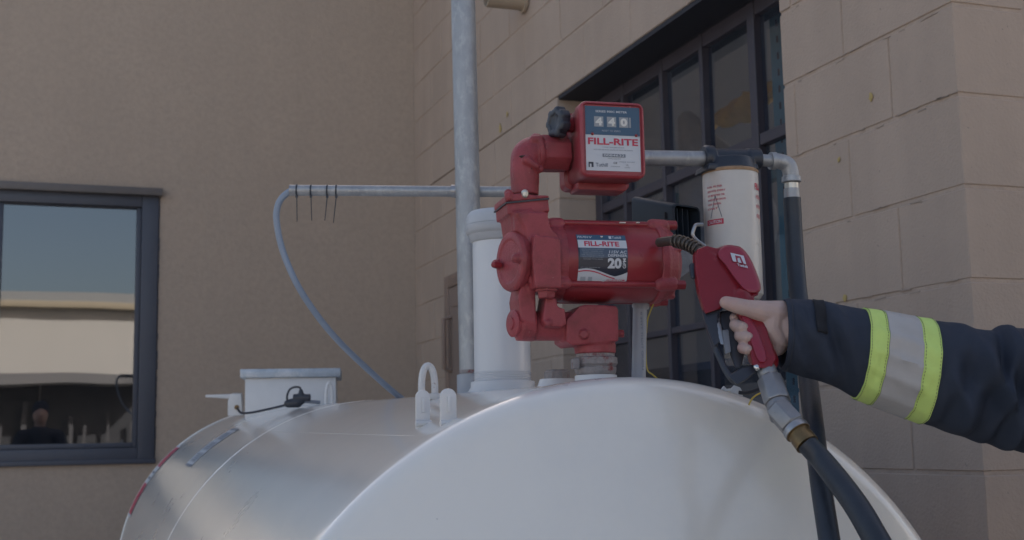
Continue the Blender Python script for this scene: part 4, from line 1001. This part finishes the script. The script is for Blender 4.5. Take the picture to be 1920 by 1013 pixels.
el = thing('pipe_elbow', A(1480, 300), 'galvanised threaded elbow turning down at the right of the filter', 'pipe fitting')
MB().cyl(A(1423, 300), A(1458, 303), 11.5*fm, 11.5*fm, 20).build('nipple', M_galv, el)
b = MB(); pth, rr_ = smooth_path([A(1448, 302), A(1462, 303), A(1476, 309), A(1482, 322), A(1484, 340)], [14*fm, 15*fm, 15.5*fm, 15.5*fm, 15*fm], 6); b.tube(pth, rr_, 24); b.build('elbow_body', M_galv, el)
MB().lathe(A(1448, 302), PXv, [(-0.004, 16.5*fm), (0.006, 17*fm), (0.007, 15*fm)], 24).build('elbow_collar', M_galv, el)
MB().lathe(A(1483.5, 331), -PZ, [(0, 16*fm), (0.001, 18*fm), (0.010, 18.5*fm), (0.011, 16*fm)], 24).build('elbow_collar', M_galv, el)
MB().lathe(A(1484, 344), -PZ, [(0, 13.5*fm), (0.016, 13*fm)], 20).build('nipple', M_bolt, el)
MB().lathe(A(1484, 354), -PZ, [(0, 14.5*fm), (0.02, 15*fm), (0.021, 14*fm)], 20).build('hose_ferrule', M_galv, el)
MB().lathe(A(1485, 362), -PZ, [(0, 12*fm), (0.012, 12.4*fm)], 20).build('hose_ferrule', M_brass, el)
# supply hose straight down
De_ = (A(1485, 372)-CAMP).dot(fw)
sh = MB().tube([atD(x, y, d) for x, y, d in ((1485, 372, De_), (1488, 430, De_-0.01), (1494, 520, De_-0.04), (1503, 600, De_-0.10), (1514, 700, 2.0), (1526, 800, 1.86), (1538, 900, 1.76), (1553, 1000, 1.70), (1568, 1090, 1.66), (1600, 1200, 1.63))], [0.0155, 0.0155, 0.0155, 0.0153, 0.0152, 0.0148, 0.0146, 0.0145, 0.0145, 0.0145], 20, 6).build('supply_hose', M_rubber)
prop(sh, 'dark rubber hose running straight down from the galvanised elbow past the tank end', 'hose')
# small cables by the bracket
o = MB().tube([atD(x, y, 1.94) for x, y in ((1385, 736), (1400, 737), (1420, 731), (1440, 724), (1470, 722))], 0.0030, 8, 4).build('sensor_lead', M_black); prop(o, 'short black cable running from the white bracket towards the swivel', 'cable')
o = MB().tube([atD(x, y, 1.95) for x, y in ((1404, 760), (1410, 748), (1422, 739), (1440, 734), (1462, 733))], 0.0013, 6, 5).build('yellow_wire', M_ywire); prop(o, 'thin yellow wire curving above the tank rim under the hand', 'wire')

# ================================================================== NOZZLE IN HAND
ND = 1.965
nz = thing('fuel_nozzle', atD(1420, 600, ND), 'red covered automatic fuel nozzle held in the gloveless hand', 'fuel nozzle')
def N(px, py, d=0.0): return atD(px, py, ND+d-max(0.0, py-470)*0.0006)
nm_ = ND/FPX
b = MB()
b.prism([N(x, y, -0.013) for x, y in ((1303, 478), (1310, 466), (1326, 461), (1345, 466), (1364, 459), (1388, 462), (1400, 475), (1418, 508), (1426, 538), (1422, 554), (1404, 560), (1372, 566), (1350, 580), (1323, 589), (1311, 550), (1304, 505))], fw*0.030)
b.cap(N(1319, 478), 15*nm_, N(1340, 492), 17*nm_)
b.chain([(N(1390, 560), 22*nm_), (N(1405, 598), 21*nm_), (N(1422, 645), 22*nm_), (N(1437, 677), 22*nm_)])
b.prism([N(x, y, -0.020) for x, y in ((1372, 560), (1412, 556), (1436, 610), (1456, 672), (1448, 688), (1424, 692), (1412, 684), (1398, 620))], fw*0.036)
b.build('nozzle_cover', M_nozred, nz, remesh=0.0017, relax=5)
# raised top pad with bevelled edge
pad = [(1346, 473), (1359, 461), (1385, 463), (1398, 473), (1410, 492), (1422, 522), (1426, 541), (1419, 548), (1404, 548), (1391, 539), (1375, 519), (1359, 496), (1348, 483)]
b = MB()
def inset(P, f): 
    cx = sum(p[0] for p in P)/len(P); cy = sum(p[1] for p in P)/len(P); return [(cx+(x-cx)*f, cy+(y-cy)*f) for x, y in P]
def dense(P, k=3):
    pts = [Vector((x, y, 0)) for x, y in P]+[Vector((P[0][0], P[0][1], 0))]
    o_, _ = smooth_path(pts, [1]*len(pts), k); return [(p.x, p.y) for p in o_[:-1]]
pad = dense(pad, 2)
# the pad tilts: its upper right edge lies further back
def pd(x, y): return -0.016 + 0.00016*((x-1385)*0.8-(y-505)*0.5)
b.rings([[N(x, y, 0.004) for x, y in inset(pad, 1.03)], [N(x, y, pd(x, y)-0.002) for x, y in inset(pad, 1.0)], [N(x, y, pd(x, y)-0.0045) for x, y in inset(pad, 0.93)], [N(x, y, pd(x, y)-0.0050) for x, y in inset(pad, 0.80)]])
b.build('top_pad', M_nozlit, nz, ang=60)
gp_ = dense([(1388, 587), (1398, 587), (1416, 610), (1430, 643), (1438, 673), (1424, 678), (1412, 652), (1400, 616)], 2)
b = MB(); b.rings([[N(x, y, -0.014) for x, y in inset(gp_, 1.04)], [N(x, y, -0.0225) for x, y in gp_], [N(x, y, -0.0238) for x, y in inset(gp_, 0.82)]]); b.build('grip_lit_facet', M_nozlit, nz, ang=60)  # highlight along the handle, made as a lighter red facet
# logo
lg = lambda u, v: N(1380+u*0.98+v*-0.28, 486-v*0.98+u*0.22, 0) + fw*(pd(1380+u, 486-v)-0.0062)
rect('logo', lg, -13, 13, -7, 9, M_whiteplate, nz)
lg2 = lambda u, v: lg(u, v)-fw*0.0004
b = MB(); b.poly([lg2(-6, -7), lg2(-3, -7), lg2(-2, 1), lg2(3, 3), lg2(4, -7), lg2(8, -7), lg2(6, 6), lg2(-5, 6)]); b.build('logo_mark', M_nozlit, nz)
text('logo_word', 'Tuthill', lg2, 4, -12, 20, 5, M_whiteplate, nz, 0.03, 0)
# guard, lever, spout
b = MB()
gpts = [(1322, 584), (1330, 620), (1342, 655), (1358, 690), (1372, 712), (1382, 717), (1396, 708), (1412, 694)]
for (x0, y0), (x1, y1) in zip(gpts, gpts[1:]): b.cap(N(x0, y0, 0.004), 0.0048, N(x1, y1, 0.004), 0.0048)
b.prism([N(x, y, -0.006) for x, y in ((1318, 586), (1352, 578), (1346, 596), (1352, 640), (1340, 650), (1328, 620))], fw*0.014)
b.prism([N(x, y, -0.004) for x, y in ((1366, 706), (1392, 690), (1420, 684), (1420, 698), (1400, 712), (1382, 722))], fw*0.012)
b.build('lever_guard', M_black, nz, remesh=0.0016, relax=3)
b = MB(); b.prism([N(x, y, 0.0) for x, y in ((1350, 585), (1380, 580), (1392, 610), (1398, 660), (1390, 690), (1378, 690), (1366, 650), (1352, 610))], fw*0.012); b.build('lever', mat('dark_lever', (0.02, 0.02, 0.026), 0.45), nz, bevel=0.003)
b = MB(); b.prism([N(x, y, -0.006) for x, y in ((1342, 608), (1349, 603), (1353, 612), (1355, 630), (1360, 646), (1352, 646), (1345, 630))], fw*0.006); b.build('trigger_latch', M_steel, nz, bevel=0.001)
b = MB(); b.prism([N(x, y, -0.008) for x, y in ((1354, 620), (1366, 618), (1371, 660), (1360, 664))], fw*0.008); b.build('latch_plate', mat('grey_latch', (0.20, 0.20, 0.21), 0.45, 0.5), nz, bevel=0.0012)
sp_pts = [N(1318, 478, 0.005), N(1300, 464, 0.018), N(1280, 455, 0.035), N(1258, 452, 0.06), N(1236, 455, 0.09)]
MB().tube(sp_pts, 0.0078, 14, 5).build('spout', M_spout, nz)
P_, R_ = smooth_path(sp_pts, [1]*5, 16); hl = []
for i, p in enumerate(P_[4:44]):
    d = (P_[min(i+5, len(P_)-1)]-P_[i+3]).normalized(); e = d.cross(fw).normalized(); f = d.cross(e); a = i*2*math.pi/5.2
    hl.append(p + (e*math.cos(a)+f*math.sin(a))*0.0102)
hl, _ = smooth_path(hl, [1]*len(hl), 3)
MB().tube(hl, 0.0015, 6).build('spout_spring', M_spout, nz)
MB().cap(N(1299, 500, 0.006), 0.006, N(1300, 520, 0.006), 0.004).build('shroud_clip', M_black, nz)
MB().cap(N(1418, 688, -0.015), 0.0045, N(1420, 690, -0.015), 0.0045).build('pin', M_bright, nz)
# swivel
sv = thing('hose_swivel', N(1455, 740), 'steel hose swivel with brass ferrule between nozzle and black hose', 'swivel')
a0_, a1_ = N(1436, 690, -0.002), N(1466, 778, -0.004); dd = (a1_-a0_).normalized(); LL = (a1_-a0_).length
M_sw = mat('cast_swivel', (0.27, 0.27, 0.28), 0.48, 0.7, var=0.12, vscale=40, bump=0.15, bscale=90)
MB().lathe(a0_, dd, [(0, 16*nm_), (0.004, 17*nm_), (LL*0.16, 17*nm_), (LL*0.2, 15*nm_), (LL*0.24, 20*nm_)], 28).build('swivel_neck', M_sw, sv)
MB().lathe(a0_+dd*LL*0.23, dd, [(0, 20*nm_), (0.003, 23*nm_), (LL*0.48, 24*nm_), (LL*0.52, 23*nm_)], 8, phase=0.2).build('swivel_body', M_sw, sv, bevel=0.0012)
MB().lathe(a0_+dd*LL*0.76, dd, [(0, 20*nm_), (0.006, 21*nm_), (LL*0.27, 22*nm_), (LL*0.32, 17*nm_)], 24).build('swivel_joint', M_sw, sv)
a2_ = N(1458, 766, -0.006); a3_ = N(1496, 808, -0.010); dd2 = (a3_-a2_).normalized(); L2 = (a3_-a2_).length
MB().lathe(a2_, dd2, [(-0.004, 18*nm_), (0, 23*nm_), (L2*0.75, 23.5*nm_), (L2*0.8, 20*nm_), (L2, 20*nm_)], 6, phase=0.35).build('hex_coupling', M_sw, sv, bevel=0.0012)
a4_ = N(1490, 803, -0.010); a5_ = N(1514, 834, -0.012); dd3 = (a5_-a4_).normalized(); L3 = (a5_-a4_).length
MB().lathe(a4_, dd3, [(0, 19*nm_), (0.002, 22*nm_), (L3*0.3, 22*nm_), (L3*0.33, 19*nm_), (L3*0.5, 19*nm_), (L3*0.55, 20*nm_), (L3, 20.5*nm_)], 28).build('brass_ferrule', M_brass, sv)
MB().lathe(a4_-dd3*0.001, dd3, [(0, 21.5*nm_), (0.003, 22.8*nm_), (L3*0.3, 22.8*nm_), (L3*0.33, 20*nm_)], 28).build('crimp_ring', M_steel, sv)
dhp = [a5_-dd3*0.004] + [atD(x, y, d) for x, y, d in ((1540, 862, 1.725), (1575, 906, 1.69), (1608, 952, 1.66), (1636, 1000, 1.63), (1668, 1060, 1.60), (1700, 1150, 1.57), (1720, 1300, 1.55))]
dh_ = MB().tube(dhp, [0.0145, 0.0153, 0.0162, 0.0167, 0.017, 0.017, 0.017, 0.017], 24, 6).build('dispensing_hose', M_rubber)
prop(dh_, 'thick black fuel hose curving down from the nozzle swivel across the tank end', 'hose')

# ================================================================== PERSON (arm in frame, body beyond the right edge)
AD = 1.875
pe_ = thing('person', (atD(2500, 740, 1.9).x, atD(2500, 740, 1.9).y, 0), 'person in a dark turnout coat with lime and silver sleeve bands gripping the nozzle', 'person')
Hh = N
b = MB(); um = ND/FPX
# forearm, wrist, palm
b.chain([(Hh(1600, 650, 0.005), 0.036), (Hh(1520, 628, 0.0), 0.031), (Hh(1485, 618, 0.0), 0.0275)])
b.chain([(Hh(1500, 605, 0.0), 0.027), (Hh(1462, 600, 0.0), 0.026)]); b.chain([(Hh(1500, 632, 0.006), 0.025), (Hh(1465, 628, 0.008), 0.021), (Hh(1458, 650, 0.012), 0.014)])
# thenar and thumb over the front
b.chain([(Hh(1482, 592, -0.006), 0.0225), (Hh(1450, 590, -0.016), 0.021), (Hh(1425, 584, -0.024), 0.0165), (Hh(1400, 578, -0.030), 0.0128), (Hh(1376, 572, -0.030), 0.0114), (Hh(1361, 567.5, -0.028), 0.0098)])
b.chain([(Hh(1450, 590, -0.016), 0.020), (Hh(1448, 618, -0.006), 0.017), (Hh(1462, 640, 0.004), 0.015)])
# metacarpals behind the handle
for (kx, ky, r_) in ((1428, 588, 0.0135), (1434, 610, 0.0135), (1441, 632, 0.0125), (1448, 653, 0.0115)):
    b.cap(Hh(1486, 610+(ky-600)*0.3, 0.010), 0.018, Hh(kx, ky, 0.030), r_)
FG = [[(1428, 588, .030, .0125), (1395, 588, .038, .0105), (1374, 592, .022, .0095), (1377, 598, .002, .0080)],
      [(1434, 610, .030, .0125), (1398, 606, .040, .0108), (1378, 607, .022, .0100), (1380, 611, -.004, .0100), (1393, 615, -.018, .0088)],
      [(1441, 632, .030, .0120), (1408, 627, .040, .0105), (1387, 628, .022, .0100), (1389, 631, -.004, .0100), (1402, 633, -.018, .0086)],
      [(1448, 653, .028, .0110), (1415, 650, .036, .0095), (1394, 650, .020, .0088), (1393, 653, -.004, .0088), (1402, 656, -.015, .0076)]]
for ch in FG: b.chain([(Hh(x, y, d), r_) for x, y, d, r_ in ch])
b.build('hand', M_skin, pe_, remesh=0.0014, relax=4)
# nails on thumb
# sleeve
pairs = [((1471, 561), (1464, 694)), ((1500, 561), (1492, 703)), ((1535, 563), (1528, 713)), ((1575, 571), (1562, 724)), ((1620, 580), (1600, 745)), ((1654, 585), (1630, 757)), ((1715, 595), (1692, 781)), ((1747, 600), (1724, 793)),
         ((1795, 606), (1772, 809)), ((1849, 620), (1830, 828)), ((1882, 611), (1868, 838)), ((1925, 617), (1910, 847)), ((1990, 628), (1975, 862)), ((2080, 640), (2065, 868)), ((2200, 640), (2190, 880)), ((2360, 610), (2350, 880))]
def sl_interp(u):
    i = min(int(u), len(pairs)-2); t = u-i
    def cr(k, e, c):
        p = [pairs[max(i-1, 0)][e][c], pairs[i][e][c], pairs[i+1][e][c], pairs[min(i+2, len(pairs)-1)][e][c]]
        return 0.5*(2*p[1]+(p[2]-p[0])*t+(2*p[0]-5*p[1]+4*p[2]-p[3])*t*t+(3*p[1]-p[0]-3*p[2]+p[3])*t**3)
    return (cr(0, 0, 0), cr(0, 0, 1)), (cr(0, 1, 0), cr(0, 1, 1))
def sleeve(u, th, off=0.0, fold=1.0):
    """th 0 = top, 90deg = towards camera"""
    (tx, ty), (bx, by) = sl_interp(u)
    D = AD - 0.004*u*0.5
    T, B = atD(tx, ty, D), atD(bx, by, D); c = (T+B)/2; h = (T-B)/2; hl_ = h.length
    dep = hl_*0.86
    n = h.normalized()*math.cos(th)*1.0; 
    c0, s0 = math.cos(th), math.sin(th)
    p = c + h*c0 - fw*dep*s0
    nv = (h.normalized()*c0 - fw*s0).normalized()
    # folds
    x = u; amt = 0
    front = max(0.0, s0)
    w1 = max(0, min(1, (x-7.2)/1.0)); 
    amt += w1*0.016*(1-1.6*abs(math.sin(x*1.65+1.5*c0+0.3+0.5*math.sin(c0*3))))*(0.3+front) + w1*0.007*math.sin(x*6.1-c0*3.1)
    w2 = max(0, 1-abs(x-2.7)/1.6); amt += w2*0.008*math.sin(x*4.0+c0*4+0.5)*(0.3+front)
    amt += max(0, 1-abs(x-1.0)/1.3)*0.0035*math.sin(x*5+c0*6)*(0.3+front)
    w3 = max(0, 1-abs(x-5.5)/2.2); amt += 0.0024*math.sin(c0*16+x*1.2)*w3 + 0.001*math.sin(c0*31+x*2)*w3
    amt += 0.004*(noise.noise(Vector((x*0.9, c0*1.7, s0*1.7)))) + 0.0018*noise.noise(Vector((x*3, c0*5, s0*5)))
    edge = 0.15+0.85*front
    return p + nv*(amt*fold*edge + off)
NT = 72
def sleeve_part(u0, u1, off, n):
    return [[sleeve(u0+(u1-u0)*i/n, 2*math.pi*k/NT, off) for k in range(NT)] for i in range(n+1)]
b = MB()
cen = lambda u: (atD(*[(a+c_)/2 for a, c_ in zip(*sl_interp(u))], AD))
outer = sleeve_part(0, 14.9, 0, 180)
inner = [[cen(uu)+(sleeve(uu, 2*math.pi*k/NT)-cen(uu))*0.90 for k in range(NT)] for uu in (1.2, 0.6, 0.15)]
lip = [[cen(0)+(p-cen(0))*0.955 - (cen(0.5)-cen(0)).normalized()*0.001 for p in outer[0]]]
b.rings(inner+lip+outer, cap=False)
b.build('sleeve', M_jacket, pe_, ang=180)
def band(name, u0, u1, m, off):
    b = MB(); R0 = sleeve_part(u0, u1, off, 14)
    base0 = [sleeve(u0, 2*math.pi*k/NT, 0.0) for k in range(NT)]; base1 = [sleeve(u1, 2*math.pi*k/NT, 0.0) for k in range(NT)]
    b.rings([base0]+R0+[base1], cap=False); b.build(name, m, pe_, ang=50)
band('lime_band', 4.0, 4.985, M_lime, 0.0022); band('silver_band', 5.0, 6.0, M_silver, 0.0030); band('lime_band', 6.015, 7.0, M_lime, 0.0022)
M_thread = mat('grey_thread', (0.10, 0.13, 0.06), 0.8)
for uu in (4.06, 4.92, 6.08, 6.94):
    bmm = MB()
    for k in range(0, 96):
        a = 2*math.pi*k/96; a2 = 2*math.pi*(k+0.6)/96
        if math.sin(a) < -0.3: continue
        bmm.tube([sleeve(uu, a, 0.0026), sleeve(uu, a2, 0.0026)], 0.00045, 4)
    prop(bmm.build('stitching', M_thread, pe_), kind='stuff')
# cuff strap
b = MB(); gs = []
for i in range(9):
    gs.append([sleeve(1.55+0.55*i/8, math.radians(18+60*k/12), 0.0026) for k in range(13)])
b.sheet(gs); o = b.build('cuff_strap', mat('black_webbing', (0.012, 0.013, 0.018), 0.9), pe_, fix=False); md = o.modifiers.new('s', 'SOLIDIFY'); md.thickness = 0.002; md.offset = 0
MB().rings([[sleeve(0.35+0.04*math.cos(a)*1.0, 2*math.pi*k/NT, 0.0006+0.0008*math.sin(a)) for k in range(NT)] for a in [2*math.pi*j/6 for j in range(6)]], closed=True).build('cuff_stitching', mat('navy_thread', (0.03, 0.035, 0.05), 0.8), pe_)
# torso, legs, head out of frame
sh0 = atD(2370, 745, 1.92); bx_, by_ = sh0.x+0.10, sh0.y-0.06
tz = Vector((bx_, by_, 0))
b = MB()
b.chain([(atD(2330, 745, 1.925), 0.095), (sh0+Vector((0.05, -0.03, -0.01)), 0.10), (tz+Vector((0.04, -0.02, 1.36)), 0.13)])
b.chain([(tz+Vector((0, 0, 1.36)), 0.15), (tz+Vector((0, -0.02, 1.1)), 0.18), (tz+Vector((0, -0.02, 0.80)), 0.19)])
b.chain([(tz+Vector((0.02, -0.18, 1.38)), 0.11), (tz+Vector((0.02, -0.30, 1.12)), 0.08), (tz+Vector((-0.05, -0.32, 0.86)), 0.07)])
b.chain([(tz+Vector((0, 0.0, 1.40)), 0.10), (tz+Vector((0, -0.16, 1.38)), 0.10)])
b.build('coat', M_jacket, pe_, remesh=0.012, relax=4)
b = MB()
for sy in (0.09, -0.11): b.chain([(tz+Vector((0, sy, 0.85)), 0.12), (tz+Vector((-0.01, sy, 0.48)), 0.085), (tz+Vector((0.02, sy, 0.10)), 0.07)])
b.build('trousers', M_cloth2, pe_, remesh=0.012, relax=3)
b = MB()
for sy in (0.09, -0.11): b.chain([(tz+Vector((0.03, sy, 0.055)), 0.052), (tz+Vector((-0.16, sy, 0.045)), 0.045)])
b.build('boots', M_black, pe_, remesh=0.008, relax=2)
b = MB(); hc_ = tz+Vector((-0.02, -0.07, 1.64)); b.cap(tz+Vector((0, -0.06, 1.44)), 0.06, tz+Vector((-0.005, -0.065, 1.56)), 0.055)
b.ball(hc_, 1, 3, (0.095, 0.078, 0.115)); b.ball(hc_+Vector((-0.03, 0, -0.06)), 1, 2, (0.06, 0.055, 0.055)); b.cap(hc_+Vector((-0.095, 0, 0.01)), 0.010, hc_+Vector((-0.108, 0, -0.02)), 0.013)
for sy in (1, -1): b.ball(hc_+Vector((0.0, 0.078*sy, -0.01)), 1, 2, (0.02, 0.01, 0.032))
b.build('head', M_skin, pe_, remesh=0.006, relax=2)
b = MB(); b.ball(hc_+Vector((0.012, 0, 0.03)), 1, 3, (0.098, 0.085, 0.10)); b.build('hair', M_hair, pe_)
for sy in (1, -1): MB().ball(hc_+Vector((-0.083, 0.029*sy, 0.012)), 0.0085, 2).build('eye', M_hair, pe_)
print('objects', len(bpy.data.objects), 'tris', sum(len(o.data.polygons)*2 for o in bpy.data.objects if o.type == 'MESH'))

# ---- camera operator and tripod behind the lens (mirrored in the framed window)
op_ = thing('person', (-0.12, -0.75, 0), 'camera operator in dark clothes standing behind the tripod, mirrored in the framed window', 'person')
o0 = Vector((-0.12, -0.75, 0)); b = MB()
b.chain([(o0+Vector((0, 0, 1.50)), 0.12), (o0+Vector((0, 0, 1.15)), 0.17), (o0+Vector((0, 0, 0.88)), 0.17)])
for sx in (-1, 1):
    b.chain([(o0+Vector((0.17*sx, 0, 1.50)), 0.075), (o0+Vector((0.27*sx, 0.08, 1.24)), 0.06), (o0+Vector((0.12*sx, 0.36, 1.30)), 0.045)])
b.cap(o0+Vector((-0.17, 0, 1.5)), 0.075, o0+Vector((0.17, 0, 1.5)), 0.075)
b.build('coat', M_jacket, op_, remesh=0.014, relax=3)
b = MB()
for sx in (-1, 1): b.chain([(o0+Vector((0.09*sx, 0, 0.92)), 0.11), (o0+Vector((0.11*sx, 0, 0.5)), 0.08), (o0+Vector((0.12*sx, 0, 0.1)), 0.06)])
b.build('trousers', M_cloth2, op_, remesh=0.014, relax=3)
b = MB()
for sx in (-1, 1): b.chain([(o0+Vector((0.12*sx, -0.03, 0.05)), 0.05), (o0+Vector((0.13*sx, 0.15, 0.045)), 0.045)])
b.build('boots', M_black, op_, remesh=0.01, relax=2)
b = MB(); hp2 = o0+Vector((0, 0.03, 1.72)); b.cap(o0+Vector((0, 0, 1.52)), 0.06, o0+Vector((0, 0.01, 1.64)), 0.055); b.ball(hp2, 1, 3, (0.078, 0.095, 0.115)); b.cap(hp2+Vector((0, 0.092, 0.01)), 0.01, hp2+Vector((0, 0.105, -0.02)), 0.013)
b.build('head', M_skin, op_, remesh=0.008, relax=2)
b = MB(); b.ball(hp2+Vector((0, -0.012, 0.035)), 1, 3, (0.088, 0.10, 0.095)); b.build('cap', M_jacket, op_)
tr_ = thing('tripod', (0, -0.2, 0), 'black camera tripod with a video camera, mirrored in the framed window', 'tripod')
MB().box(CAMP-fw*0.16, RT*0.05, UP*0.055, fw*0.11).build('camera_body', M_black, tr_, bevel=0.01)
for k in range(3):
    a = math.radians(90+120*k); MB().cyl(CAMP-fw*0.14-UP*0.06, Vector((0.5*math.cos(a), -0.14-0.5*math.sin(a)*-1*(-1), 0.0)), 0.016, 0.011, 12).build('leg', M_black, tr_)
